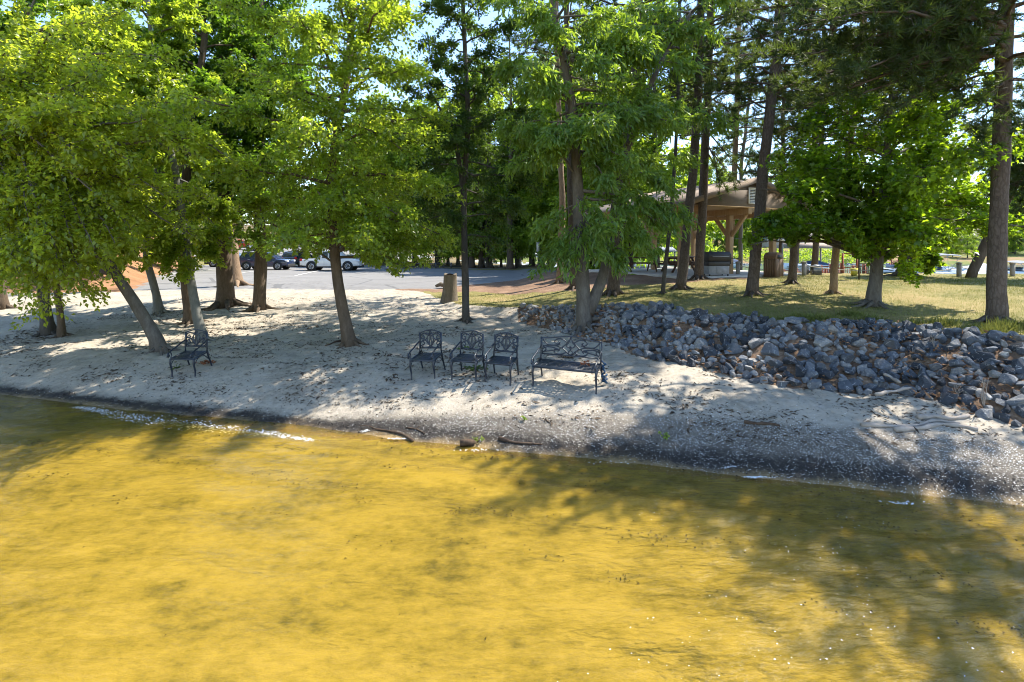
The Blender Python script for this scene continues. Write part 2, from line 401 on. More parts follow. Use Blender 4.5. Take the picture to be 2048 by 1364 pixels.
def ground_mat(name, stops, s1=.7, s2=9, bscale=40, bstr=.7, dist=.03, rough=.95):
    m, nt, out = newmat(name); P = world_pos(nt)
    f = math_(nt, 'ADD', math_(nt, 'MULTIPLY', noise(nt, s1, 5, .6, vec=P), .55), math_(nt, 'MULTIPLY', noise(nt, s2, 5, .7, vec=P), .45))
    col = ramp(nt, f, stops)
    prin(nt, out, col, rough, bump(nt, noise(nt, bscale, 4, .7, vec=P), bstr, dist), 0, .2); return m
M['lawn'] = ground_mat('lawn_turf', [(.36, (.080, .092, .024)), (.48, (.183, .157, .053)), (.58, (.255, .200, .081)), (.7, (.306, .200, .106))], .45, 6)
M['straw'] = ground_mat('pine_straw', [(.35, (.10, .060, .038)), (.5, (.19, .115, .072)), (.65, (.28, .185, .12))], .8, 12, 60)
M['strawbank'] = ground_mat('straw_bank', [(.35, (.19, .095, .045)), (.6, (.29, .155, .08))], .5, 5, 20)
M['bank'] = ground_mat('bank_soil', [(.35, (.07, .045, .03)), (.5, (.17, .105, .065)), (.65, (.34, .24, .16))], 1.5, 14, 50)
M['woodfloor'] = ground_mat('wood_floor', [(.35, (.07, .05, .03)), (.6, (.17, .13, .06))], .5, 5, 20)
M['farland'] = ground_mat('far_slope', [(.40, (.055, .094, .017)), (.5, (.121, .138, .033)), (.6, (.231, .138, .077))], .05, .6, 3)
M['lakebed2'] = ground_mat('deep_bed', [(.4, (.06, .06, .03)), (.6, (.10, .09, .04))])
def asphalt():
    m, nt, out = newmat('asphalt'); P = world_pos(nt)
    f = math_(nt, 'ADD', math_(nt, 'MULTIPLY', noise(nt, .25, 5, .65, vec=P, stretch=(.5, 2, 1)), .6), math_(nt, 'MULTIPLY', noise(nt, 4, 5, .7, vec=P), .4))
    col = ramp(nt, f, [(.35, (.145, .140, .134)), (.65, (.217, .208, .200))])
    v = nt.nodes.new('ShaderNodeTexVoronoi'); v.feature = 'DISTANCE_TO_EDGE'; v.inputs['Scale'].default_value = .16
    mp = nt.nodes.new('ShaderNodeMapping'); mp.inputs['Rotation'].default_value = (0, 0, .3); nt.links.new(P, mp.inputs[0]); nt.links.new(mp.outputs[0], v.inputs['Vector'])
    col = mixc(nt, math_(nt, 'MULTIPLY', math_(nt, 'LESS_THAN', v.outputs['Distance'], .012), .6), col, (.08, .08, .08))
    prin(nt, out, col, .9, bump(nt, noise(nt, 60, 3, .6, vec=P), .4, .01), 0, .3); return m
M['asphalt'] = asphalt()

for k, (nm, mt, lb) in enumerate([('lake_bed', 'bed', 'golden sandy lake bed seen through the shallow water'), ('beach', 'sand', 'pale sand beach littered with leaf crumbs'), ('lawn', 'lawn', 'dry yellow green lawn above the rocks'),
        ('pine_straw_bed', 'straw', 'brown pine straw around the pavilion and asphalt'), ('parking_lot', 'asphalt', 'sunlit grey asphalt parking lot'), ('rock_bank', 'bank', 'brown soil slope beneath the rocks'),
        ('wood_floor', 'woodfloor', 'dark leaf covered ground under the far trees'), ('straw_slope', 'strawbank', 'orange pine straw slope left of the asphalt'), ('far_hillside', 'farland', 'green and bare earth hillside across the lake'), ('deep_lake_bed', 'lakebed2', 'bottom of the lake behind the lawn')]):
    m_ = cat_ == k
    q = GQ[m_]; u, inv = np.unique(q, return_inverse=True)
    g = Geo(); g.add(GV[u], inv.reshape(-1, 4)); o = g.build(nm, M[mt], smooth=True); tag(o, lb, kind='structure')

# ---- water
def water_mat(name, near=True):
    m, nt, out = newmat(name); P = world_pos(nt)
    w1 = noise(nt, 2.1, 3, .55, vec=P, stretch=(.55, 1.5, 1)); w2 = noise(nt, 12, 4, .65, vec=P, stretch=(.6, 1.4, 1))
    if near:
        nrm = bump(nt, math_(nt, 'ADD', math_(nt, 'MULTIPLY', w1, .9), math_(nt, 'MULTIPLY', w2, .30)), .42, .10)
        sp = nt.nodes.new('ShaderNodeSeparateXYZ'); nt.links.new(P, sp.inputs[0])
        nt.links.new(math_(nt, 'MINIMUM', math_(nt, 'MAXIMUM', math_(nt, 'MULTIPLY_ADD', sp.outputs['X'], .14, .5), .5), .95), nrm.node.inputs['Strength'])
    else:
        nrm = bump(nt, math_(nt, 'ADD', w1, math_(nt, 'MULTIPLY', w2, .3)), .25, .06)
    fr = nt.nodes.new('ShaderNodeFresnel'); fr.inputs['IOR'].default_value = 1.33; nt.links.new(nrm, fr.inputs['Normal'])
    gl = nt.nodes.new('ShaderNodeBsdfGlossy'); gl.inputs['Roughness'].default_value = .09 if near else .08; nt.links.new(nrm, gl.inputs['Normal'])
    df = nt.nodes.new('ShaderNodeBsdfDiffuse')
    tr = nt.nodes.new('ShaderNodeBsdfTransparent')
    mx = nt.nodes.new('ShaderNodeMixShader')
    if near:
        tr.inputs['Color'].default_value = (.96, .88, .52, 1)
        df.inputs['Color'].default_value = (.205, .160, .036, 1)
        mx.inputs[0].default_value = .16
    else:
        tr.inputs['Color'].default_value = (.4, .5, .45, 1); df.inputs['Color'].default_value = (.10, .20, .22, 1); mx.inputs[0].default_value = .85
    nt.links.new(tr.outputs[0], mx.inputs[1]); nt.links.new(df.outputs[0], mx.inputs[2])
    m2 = nt.nodes.new('ShaderNodeMixShader'); nt.links.new(fr.outputs[0], m2.inputs[0]); nt.links.new(mx.outputs[0], m2.inputs[1]); nt.links.new(gl.outputs[0], m2.inputs[2])
    nt.links.new(m2.outputs[0], out.inputs['Surface']); return m
M['water'] = water_mat('cove_water'); M['lake'] = water_mat('lake_water', False)
wx = axis(-420, 420, -11, 9, .05, 1.09); wy = axis(-70, 20, 3.0, 12.6, .045, 1.1)
WX, WY = np.meshgrid(wx, wy); s_ = shore_s(WX, WY)
sw = s_ - .16 * fbm(WX * .8, WY * .4, 3, 6)
amp = ss(-s_, -.1, 1.2)
WZ = amp * (.020 * fbm(WX * 1.1 + WY * .3, WY * 2.4, 4, 1) + .007 * np.sin(sw * 9 + 1.5 * fbm(WX * .6, WY * .6, 2, 3)))
for c0, hh, ww in ((-1.05, .060, .16), (-2.3, .030, .22), (-.28, .022, .09)):
    rr = sw - (c0 - .10 * WX); WZ = WZ + hh * np.exp(-(np.where(rr > 0, rr / ww, rr / (ww * 2.6))) ** 2) * (.65 + .9 * vnoise(WX * .7, WY * .2 + c0, 2))
chop = ss(WX, .6, 3.2) * ss(-WY, -7.2, -5.4) * amp
WZ = WZ + chop * (.028 * np.sin(7.5 * (WX * .42 + WY) + 3.2 * fbm(WX * .9, WY * .9, 3, 4)) * (.5 + 1.4 * np.abs(fbm(WX * .8, WY * .8, 2, 2))) + .040 * fbm(WX * 2.6, WY * 4.6, 3, 5))
WZ = WZ + .012
g = Geo(); nyw, nxw = WX.shape; iw = (np.arange(nyw - 1)[:, None] * nxw + np.arange(nxw - 1)[None])
g.add(np.stack([WX, WY, WZ], -1).reshape(-1, 3), np.stack([iw, iw + 1, iw + nxw + 1, iw + nxw], -1).reshape(-1, 4))
tag(g.build('water', M['water'], smooth=True), 'shallow golden water lapping at the beach', kind='structure')
g = Geo(); g.add([(-420, 20.01, 0), (420, 20.01, 0), (420, 140, 0), (-420, 140, 0)], [(0, 1, 2, 3)])
tag(g.build('lake', M['lake']), 'pale blue lake behind the lawn', kind='structure')
# ------------------------------------------------------------------ trees
def unit(v): return v / (np.linalg.norm(v, axis=-1, keepdims=True) + 1e-9)
LEAF = {   # outline along x (length 1), half width y, fold z ; faces
    'oval': (np.array([(0, 0, 0), (.45, -.30, .10), (1, 0, -.06), (.45, .30, .10)]), np.array([(0, 1, 2), (0, 2, 3)])),
    'lance': (np.array([(0, 0, 0), (.45, -.15, .03), (1, 0, -.16), (.45, .15, .03)]), np.array([(0, 1, 2), (0, 2, 3)])),
    'needle': (np.array([(0, -.05, 0), (0, .05, 0), (1, 0, -.03)]), np.array([(0, 1, 2)])),
}
_st = []
for i, (a, r) in enumerate([(-2.5, .5), (-1.95, .2), (-1.25, .62), (-.62, .27), (0, .72), (.62, .27), (1.25, .62), (1.95, .2), (2.5, .5)]):
    _st.append((.4 + math.cos(a) * r, math.sin(a) * r, -.12 * r if i % 2 == 0 else .05))
LEAF['star'] = (np.array([(.1, 0, 0)] + _st), np.array([(0, 1, 2, 3), (0, 3, 4, 5), (0, 5, 6, 7), (0, 7, 8, 9)]))
def put_leaves(g, kind, P, D, N, size, tint):
    T, Fc = LEAF[kind]; n = len(P); k = len(T)
    D = unit(D); Y = unit(np.cross(N, D)); Z = np.cross(D, Y)
    V = P[:, None] + size[:, None, None] * (T[None, :, 0:1] * D[:, None] + T[None, :, 1:2] * Y[:, None] + T[None, :, 2:3] * Z[:, None])
    Q = (np.arange(n)[:, None, None] * k + Fc[None]).reshape(-1, Fc.shape[1])
    g.add(V.reshape(-1, 3), Q, np.repeat(tint, len(Fc)))

def grow(path, limbs, r, tw_len, tw_n, leaves, kind, size, droop_tw, zmin, clump=.06, tube_g=None, limb_r=.05, tint0=.5, keep=None, face=None, twig_tubes=True):
    """limbs: list of (start, direction*length, droop, bow). Fills crown geometry with twigs of leaves."""
    cg = Geo()
    S = np.array([l[0] for l in limbs]); E = np.array([l[1] for l in limbs]); dr = np.array([l[2] for l in limbs]); L = np.linalg.norm(E, axis=1)
    side = unit(np.cross(E, (0, 0, 1.))) * (L * r.normal(0, .12, len(L)))[:, None]
    def P(i, u): return S[i] + E[i] * u[:, None] + side[i] * (u * (1 - u) * 2)[:, None] + np.stack([0 * u, 0 * u, -dr[i] * L[i] * u ** 2], 1)
    if tube_g is not None:
        u = np.linspace(0, 1, 7)
        for i in range(len(limbs)):
            rr = min(limb_r, .012 + L[i] * .014)
            if keep is not None and not keep(P(np.array([i, i]), np.array([.7, 1.]))).any(): continue
            pts = P(np.full(7, i), u); pts[1:-1] += r.normal(0, .02 * L[i], (5, 3)) * .6
            tube_g.tube(pts, rr * (1 - .85 * u), 5, False)
    # twigs
    cnt = np.maximum(2, (tw_n * L).astype(int)); li = np.repeat(np.arange(len(L)), cnt); T = len(li)
    u = r.uniform(.12, 1.0, T) ** .8
    st = P(li, u); d = unit(E[li]); az = r.normal(0, .9, T); ca, sa = np.cos(az), np.sin(az)
    d2 = np.stack([d[:, 0] * ca - d[:, 1] * sa, d[:, 0] * sa + d[:, 1] * ca, d[:, 2] * .5 + r.normal(.05, .38, T)], 1); d2 = unit(d2)
    tl = tw_len * r.uniform(.5, 1.3, T) * (1.15 - .5 * u)
    if tube_g is not None and twig_tubes:
        e = st + d2 * (tl * .75)[:, None]; e[:, 2] -= droop_tw * tl * .5
        a = unit(np.cross(d2, (.3, .2, 1.))); b = np.cross(d2, a); w = .006
        V = np.stack([st + a * w * 1.6, st - a * w * .8 + b * w * 1.4, st - a * w * .8 - b * w * 1.4, e + a * w * .4, e - a * w * .3 + b * w * .4, e - a * w * .3 - b * w * .4], 1)
        Q = np.array([(0, 1, 4, 3), (1, 2, 5, 4), (2, 0, 3, 5)])
        if keep is not None: V = V[keep(e)]
        tube_g.add(V.reshape(-1, 3), (np.arange(len(V))[:, None, None] * 6 + Q[None]).reshape(-1, 4))
    # leaves
    tint_t = np.clip(tint0 + r.normal(0, .16, T), 0, 1)
    if kind == 'needle':
        k = leaves; ti = np.repeat(np.arange(T), k); n = len(ti)
        c = st[ti] + d2[ti] * (tl[ti] * np.repeat(r.uniform(.3, 1, T), k))[:, None]
        base = c + d2[ti] * (r.uniform(-.5, .12, n) * size)[:, None]
        dd = unit(d2[ti] * .55 + unit(r.normal(0, 1, (n, 3))) * .9 + np.array((0, 0, .22)))
        sz = size * r.uniform(.7, 1.15, n); nn = unit(r.normal(0, 1, (n, 3)))
        tt = np.clip(tint_t[ti] + r.normal(0, .1, n), 0, 1); pos = base
    else:
        w = np.maximum(1, tl / tl.mean()); ti = r.choice(T, leaves, p=w / w.sum()); n = leaves
        v = r.uniform(.05, 1, n) ** .75
        pos = st[ti] + d2[ti] * (tl[ti] * v)[:, None]; pos[:, 2] -= droop_tw * tl[ti] * v ** 2
        pos += r.normal(0, clump, (n, 3))
        dd = d2[ti] * .5 + r.normal(0, .55, (n, 3)); dd[:, 2] -= .35 if kind != 'lance' else .8
        nn = np.stack([r.normal(0, .55, n), r.normal(0, .55, n), np.ones(n)], 1)
        if kind == 'lance': nn = unit(r.normal(0, 1, (n, 3)) + np.array((0, -.6, .4)))
        sz = size * r.uniform(.6, 1.25, n); tt = np.clip(tint_t[ti] + r.normal(0, .12, n), 0, 1)
    ok = pos[:, 2] > zmin
    if keep is not None: ok &= keep(pos)
    put_leaves(cg, kind, pos[ok], dd[ok], nn[ok], sz[ok], tt[ok])
    return cg

def prune(curve, amp=20, xmin=None):
    """trims a crown to the height its branches keep above the ground in the photograph"""
    cx_ = [a for a, b in curve]; cy_ = [b for a, b in curve]
    def fn(p):
        px = 1024 + F * p[:, 0] / p[:, 1]; py = HOR - F * (p[:, 2] - CAMZ) / p[:, 1]
        ok = py < np.interp(px, cx_, cy_) + amp * (1.6 * vnoise(px * .022, px * 0, 1) + 1.3 * vnoise(px * .09, px * 0, 2) + .8 * vnoise(px * .3, px * 0, 3))
        if xmin is not None: ok &= px > np.interp(py, [a for a, b in xmin], [b for a, b in xmin]) + 1.4 * amp * vnoise(py * .04, py * 0, 5)
        return ok
    return fn
def profile(f): return np.minimum(1, .55 + 1.7 * f) * (1 - f) ** .6 + .10
def tree(name, label, base, path, rad, bark, kind, leafmat, size, leaves, crown, seed, extra=(), group=None, flare=(.85, .25, .08), cat='tree', sides=14, tw=(.9, 5.0), droop_tw=.35, zmin=0, clump=.06, forks=(), keep=None, rough=.09, limb_r=.07, twig_tubes=True):
    """path: world points from base to top; rad: radius at base and top. crown: f0, f1 (fractions of height), n limbs, max length, elevation low/high, droop, bias"""
    r = np.random.default_rng(seed)
    if name != 'wood_tree' and kind != 'needle': leaves = int(leaves * 1.7); size *= 1.1; tw = (tw[0], tw[1] * 1.25)
    path = np.asarray(path, float)
    # resample the trunk smoothly
    dl = np.concatenate([[0], np.cumsum(np.linalg.norm(np.diff(path, axis=0), axis=1))]); m = max(14, int(dl[-1] / .35))
    uu = np.linspace(0, dl[-1], m); pts = np.stack([np.interp(uu, dl, path[:, k]) for k in range(3)], 1)
    for _ in range(3): pts[1:-1] = .25 * pts[:-2] + .5 * pts[1:-1] + .25 * pts[2:]
    pts[2:] += np.stack([.05 * fbm(uu[2:] * .5 + seed, uu[2:] * 0, 2, 1), .05 * fbm(uu[2:] * .5 + 9, uu[2:] * 0 + seed, 2, 2), 0 * uu[2:]], 1)
    f = uu / dl[-1]
    rr = rad[0] + (rad[1] - rad[0]) * f ** .85
    tg = Geo(); p2 = pts.copy(); p2[0, 2] -= .12
    ns = max(2, int(.9 / (dl[-1] / m)))
    fl = [flare[0] * max(0, 1 - i / ns) ** 2 for i in range(ns)] if flare[0] else None
    tg.tube(p2, rr, sides, True, rough=rough, flare=fl)
    if flare[0] >= .35 and sides > 10:     # surface roots running out into the ground
        for k in range(6):
            a = k * 1.05 + r.normal(0, .25); q = rad[0] * r.uniform(2.2, 3.6); dv = np.array((math.cos(a), math.sin(a))); dw = np.array((-dv[1], dv[0])) * r.normal(0, .2) * q
            xy = [pts[0, :2] + dv * rad[0] * .75, pts[0, :2] + dv * (rad[0] * .9 + q * .35) + dw * .5, pts[0, :2] + dv * (rad[0] + q) + dw]
            zz = [z1(*xy[0]) + rad[0] * .75, z1(*xy[1]) + .02, z1(*xy[2]) - .05]
            tg.tube(np.array([(*p_, z_) for p_, z_ in zip(xy, zz)]), [rad[0] * .36, rad[0] * .22, rad[0] * .06], 7, rough=.15)
    limbs = []
    f0, f1, n, Lm, e0, e1, dr, bias = crown
    for i in range(n):
        q = (i + r.uniform(0, 1)) / n; ff = f0 + (f1 - f0) * q
        S = np.array([np.interp(ff, f, pts[:, k]) for k in range(3)]); az = i * 2.39996 + r.normal(0, .35); el = e0 + (e1 - e0) * q + r.normal(0, .12)
        L = Lm * profile(q) * r.uniform(.75, 1.15)
        D = np.array((math.cos(az) * math.cos(el), math.sin(az) * math.cos(el), math.sin(el))) + np.array(bias)
        limbs.append((S, D / np.linalg.norm(D) * L * (1 + .35 * np.dot(D / np.linalg.norm(D), np.array(bias))), dr * r.uniform(.6, 1.4)))
    for ff, end, d_ in extra:      # limbs by world end point: seen ones, and unseen ones added for shade
        S = np.array([np.interp(ff, f, pts[:, k]) for k in range(3)]); E = np.asarray(end, float) - S
        L_ = np.linalg.norm(E); E = E + np.array((0, 0, d_ * L_)); limbs.append((S, E, d_))
    for fk in forks:               # second stems
        fp = np.asarray(fk[0], float); u2 = np.linspace(0, 1, 12); dl2 = np.linspace(0, 1, len(fp))
        q2 = np.stack([np.interp(u2, dl2, fp[:, k]) for k in range(3)], 1)
        for _ in range(2): q2[1:-1] = .25 * q2[:-2] + .5 * q2[1:-1] + .25 * q2[2:]
        tg.tube(q2, fk[1] + (fk[2] - fk[1]) * u2, 10, True, rough=rough)
        for i in range(fk[3]):
            a = r.uniform(.45, 1); S = np.array([np.interp(a, u2, q2[:, k]) for k in range(3)]); az = i * 2.4 + seed
            D = np.array((math.cos(az), math.sin(az), r.uniform(-.1, .5))); limbs.append((S, D * Lm * r.uniform(.4, .8), dr))
    cg = grow(pts, limbs, r, tw[0], tw[1], leaves, kind, size, droop_tw, zmin, clump, tg, limb_r, keep=keep, twig_tubes=twig_tubes)
    b = np.asarray(base, float)
    root = thing(name, label, cat, b, group=group)
    tg.build('trunk', M[bark], root, b, smooth=True)
    cg.build('crown', M[leafmat], root, b)
    return root
def img_path(pts, Y, ztop=None, dy=0):
    """trunk seen in the photograph at its own distance Y, prolonged upward to its real height"""
    P = [at(px, py, Y + dy * i) for i, (px, py) in enumerate(pts)]
    if ztop is not None:
        d = P[-1] - P[-2]; d = d / max(d[2], .1); d[:2] *= .6; k = (ztop - P[-1][2])
        if k > 0: P.append(P[-1] + d * k * .5); P.append(P[-1] + d * k * .5 * np.array((.5, .5, 1)))
    return np.array(P)
def fy(px, py): return hit(px, py)[1]

GB = 'shore trees on the left part of the beach'
# leaning river birch with the big hanging crown
Y = fy(322, 700); b = hit(322, 700)
p = img_path([(322, 702), (300, 650), (272, 606), (240, 562), (206, 505), (168, 452), (120, 410), (70, 370), (20, 310), (-40, 230)], Y, 9.0, -.06)
ends = [(60, 640, -1.2, .5), (130, 600, -1.0, .5), (200, 610, -.8, .45), (20, 520, -1.6, .45), (180, 520, -2.0, .4), (260, 470, -1.6, .4), (330, 400, -2.0, .35), (430, 400, -1.2, .35), (470, 330, -1.8, .3), (400, 260, -2.2, .3), (300, 230, -2.6, .25), (440, 200, -1.5, .2), (200, 130, -2.5, .2), (100, 60, -2.2, .2), (330, 110, -1.6, .2), (250, 20, -2, .1), (60, 220, -3, .3), (150, 330, -3, .3), (260, 330, -2.6, .3), (50, 420, -2.6, .4), (-60, 560, -1.5, .4), (-60, 420, -2, .3), (-60, 120, -2, .2), (120, -60, -1, .1), (380, 320, -2.4, .3), (10, 100, -3, .2), (160, 220, -3, .2), (230, 560, -1, .5), (280, 530, -.6, .5), (90, 570, -2.0, .5), (30, 600, -.4, .5), (380, 470, -.8, .4), (200, 420, -2.4, .4), (10, 640, -1.5, .4), (100, 655, -1.2, .4), (170, 640, -.6, .4), (60, 560, -2.2, .4), (140, 520, -2.4, .4), (-40, 620, -1.5, .4), (230, 500, -2.2, .4), (210, 585, -.2, .4), (0, 590, -2, .4), (40, 610, -2.2, .4), (85, 625, -1.8, .4), (120, 590, -2.2, .4), (160, 600, -1.6, .4), (195, 580, -1.8, .4), (60, 575, -.6, .4), (110, 550, -2.6, .4), (20, 550, -2.6, .4), (150, 560, -.6, .4), (-20, 650, -.8, .4), (190, 545, -2.4, .4), (75, 645, -.5, .4), (130, 640, -1.8, .4)]
ex = [(float(np.clip(.45 + .5 * r_, .4, .97)), at(px, py, Y + dy), d) for (px, py, dy, d), r_ in zip(ends, np.random.default_rng(3).random(60))]
tree('birch_tree', 'leaning beach tree with thick bowed trunk and huge hanging yellow green crown', b, p, (.158, .05), 'bark_grey', 'oval', 'leaf_birch', .115, 36000, (.40, .99, 26, 2.6, -.1, .7, .25, (.25, -.25, 0)), 11, ex, GB, tw=(.95, 6.5), droop_tw=.55, zmin=1.0, clump=.09, keep=prune([(-300, 660), (60, 655), (200, 640), (260, 570), (420, 530), (560, 480)], 26))
# pale slender trunk crossing in front
Y = fy(404, 682); b = hit(404, 682)
p = img_path([(404, 684), (396, 625), (384, 560), (373, 490), (365, 430), (352, 345), (335, 270), (318, 190)], Y, 12.5)
ex = [(.30, at(300, 520, Y - .8), .3), (.28, at(330, 545, Y - .6), .3), (.30, at(420, 525, Y - .5), .3), (.26, at(380, 560, Y - .7), .3), (.36, at(270, 480, Y), .25), (.35, at(440, 480, Y - .5), .3), (.33, at(250, 540, Y), .4), (.4, at(460, 440, Y + .3), .3)]
tree('shore_tree', 'pale slender leaning trunk with leaf tufts, behind the lone chair on the left', b, p, (.135, .04), 'bark_pale', 'oval', 'leaf_alder', .115, 22000, (.42, .99, 24, 2.4, .1, .9, .15, (0, -.2, 0)), 12, ex, GB, tw=(.7, 5), zmin=1.9)
Y = fy(383, 646); b = hit(383, 646)
tree('shore_tree', 'darker straight trunk half hidden behind the pale slender trunk', b, img_path([(383, 647), (374, 590), (366, 530), (368, 400), (385, 230), (412, 75), (392, -10)], Y, 15), (.17, .07), 'bark_brown', 'oval', 'leaf_oak', .13, 20000, (.36, .99, 24, 3.4, .1, .9, .15, (0, -.1, 0)), 13, (), GB, tw=(1.0, 4), zmin=2.6)
Y = fy(320, 627); b = hit(320, 627)
tree('shore_tree', 'short curved grey green trunk in front of the orange slope', b, img_path([(320, 628), (312, 590), (300, 548), (289, 505), (296, 440), (310, 380)], Y, 11), (.14, .07), 'bark_pale', 'oval', 'leaf_alder', .125, 22000, (.26, .99, 24, 3.0, .0, .9, .2, (0, -.1, 0)), 14, (), GB, tw=(1.0, 4), zmin=2.5)
Y = fy(98, 668); b = hit(98, 668)
tree('shore_tree', 'thick dark trunk under the hanging branches, left of a thin stem', b, img_path([(98, 669), (90, 620), (84, 560), (80, 480), (70, 380)], Y, 12), (.165, .09), 'bark_dark', 'oval', 'leaf_oak', .12, 20000, (.3, .99, 24, 3.4, .1, .9, .15, (0, -.1, 0)), 15, (), GB, tw=(1.0, 4), zmin=2.4)
Y = fy(125, 673); b = hit(125, 673)
tree('shore_tree', 'thin short stem with a pale scar beside the thick dark trunk', b, img_path([(125, 674), (122, 640), (117, 595), (110, 540), (118, 480)], Y, 6), (.1, .04), 'bark_brown', 'oval', 'leaf_alder', .11, 7000, (.4, .99, 14, 1.5, .2, .9, .2, (0, 0, 0)), 16, (), GB, tw=(.8, 4), zmin=2.2)
Y = fy(2, 618); b = hit(2, 618)
tree('shore_tree', 'brown trunk cut by the left edge behind the hanging branches', b, img_path([(2, 619), (0, 560), (-4, 480), (-8, 380)], Y, 13), (.2, .1), 'bark_brown', 'oval', 'leaf_oak', .13, 18000, (.25, .99, 24, 3.6, .1, .9, .15, (0, -.1, 0)), 17, (), GB, tw=(1.0, 4), zmin=2.4)
Y = fy(452, 612); b = hit(452, 612)
tree('oak_tree', 'thickest brown trunk on the sand, left of the dark blue car', b, img_path([(452, 613), (451, 570), (449, 500), (450, 420), (448, 300)], Y, 15), (.34, .17), 'bark_brown', 'oval', 'leaf_oak', .14, 34000, (.27, .99, 46, 4.6, .0, .9, .18, (0, -.15, 0)), 18, (), GB, tw=(1.1, 4), zmin=2.8, flare=(.35,), keep=prune([(0, 560), (300, 545), (430, 500), (640, 490), (900, 490)], 12))
Y = fy(472, 571); b = hit(472, 571)
tree('pine_tree', 'sunlit tan pine trunk at the asphalt edge behind the thickest trunk', b, img_path([(472, 572), (467, 520), (463, 470), (460, 380)], Y, 18), (.36, .22), 'bark_tan', 'needle', 'leaf_pine', .24, 22, (.5, .99, 22, 2.6, .1, .8, .1, (0, 0, 0)), 19, (), GB, tw=(.8, 4), zmin=5, flare=(.5,))
Y = fy(519, 620); b = hit(519, 620)
tree('oak_tree', 'straight brown trunk standing in front of the dark blue car', b, img_path([(519, 621), (520, 570), (521, 500), (518, 420), (520, 300)], Y, 14), (.25, .12), 'bark_brown', 'oval', 'leaf_oak', .13, 32000, (.26, .99, 46, 4.2, .0, .9, .18, (0, -.15, 0)), 20, (), GB, tw=(1.1, 4), zmin=2.75, flare=(.4,), keep=prune([(0, 560), (300, 545), (430, 497), (640, 490), (900, 490)], 12))
# the hollow based tree in the middle of the beach
Y = fy(700, 690); b = hit(700, 690)
p = img_path([(702, 692), (692, 660), (684, 610), (676, 560), (670, 500), (664, 440), (660, 370), (668, 280), (690, 180), (700, 80)], Y, 16)
ex = [(.16, at(600, 535, Y - .8), .45), (.15, at(560, 500, Y + .3), .4), (.17, at(520, 470, Y - .2), .4), (.15, at(740, 540, Y - .9), .45), (.17, at(800, 530, Y - .4), .45), (.18, at(850, 500, Y), .4), (.17, at(880, 470, Y + .6), .35), (.2, at(620, 520, Y + .8), .4), (.2, at(760, 505, Y + .9), .4), (.22, at(500, 400, Y - .4), .3), (.24, at(560, 430, Y - 1.4), .35), (.25, at(820, 440, Y - 1.4), .35), (.25, at(700, 480, Y - 1.6), .4), (.3, at(880, 380, Y), .3), (.3, at(690, 410, Y - 1.9), .3), (.34, at(630, 340, Y - 1.8), .3), (.36, at(720, 330, Y - 1.9), .3), (.42, at(660, 250, Y - 1.8), .3), (.45, at(730, 230, Y - 1.7), .3), (.5, at(670, 160, Y - 1.6), .25), (.55, at(720, 100, Y - 1.5), .25), (.58, at(650, 60, Y - 1.4), .2), (.4, at(560, 280, Y - 1.2), .3), (.4, at(800, 300, Y - 1.2), .3), (.48, at(590, 170, Y - 1), .3), (.5, at(810, 170, Y - .8), .3), (.28, at(640, 440, Y - 1.9), .35), (.6, at(760, 30, Y - 1), .2)]
tree('birch_tree', 'beach tree with a hollow flared base and broad light green crown, left of the chairs', b, p, (.158, .05), 'bark_brown', 'oval', 'leaf_alder', .105, 46000, (.15, .99, 76, 3.5, .0, 1.0, .2, (.03, -.12, 0)), 21, ex, GB, tw=(.9, 5.5), droop_tw=.5, zmin=2.4, clump=.08, flare=(1.0,), keep=prune([(400, 490), (480, 505), (560, 520), (620, 500), (690, 497), (735, 525), (800, 545), (860, 535), (900, 510), (1000, 470)], 22))
# dark feathery tree with a straight thin trunk
Y = fy(932, 643); b = hit(932, 643)
p = img_path([(932, 644), (931, 600), (930, 540), (928, 470), (926, 400), (930, 330), (936, 250), (934, 150), (928, 60)], Y, 15)
fk = [(np.array([at(928, 400, Y), at(915, 290, Y + .1), (at(880, 215, Y + .2)), at(850, 170, Y + .3)]), .09, .03, 5)]
tree('cypress_tree', 'straight dark grey trunk with thin feathery crown, right of the stump', b, p, (.13, .05), 'bark_dark', 'oval', 'leaf_cypress', .095, 32000, (.20, .99, 60, 2.3, .0, .6, .2, (0, 0, 0)), 22, (), GB, tw=(.8, 6), zmin=2.9, forks=fk, flare=(.4,))
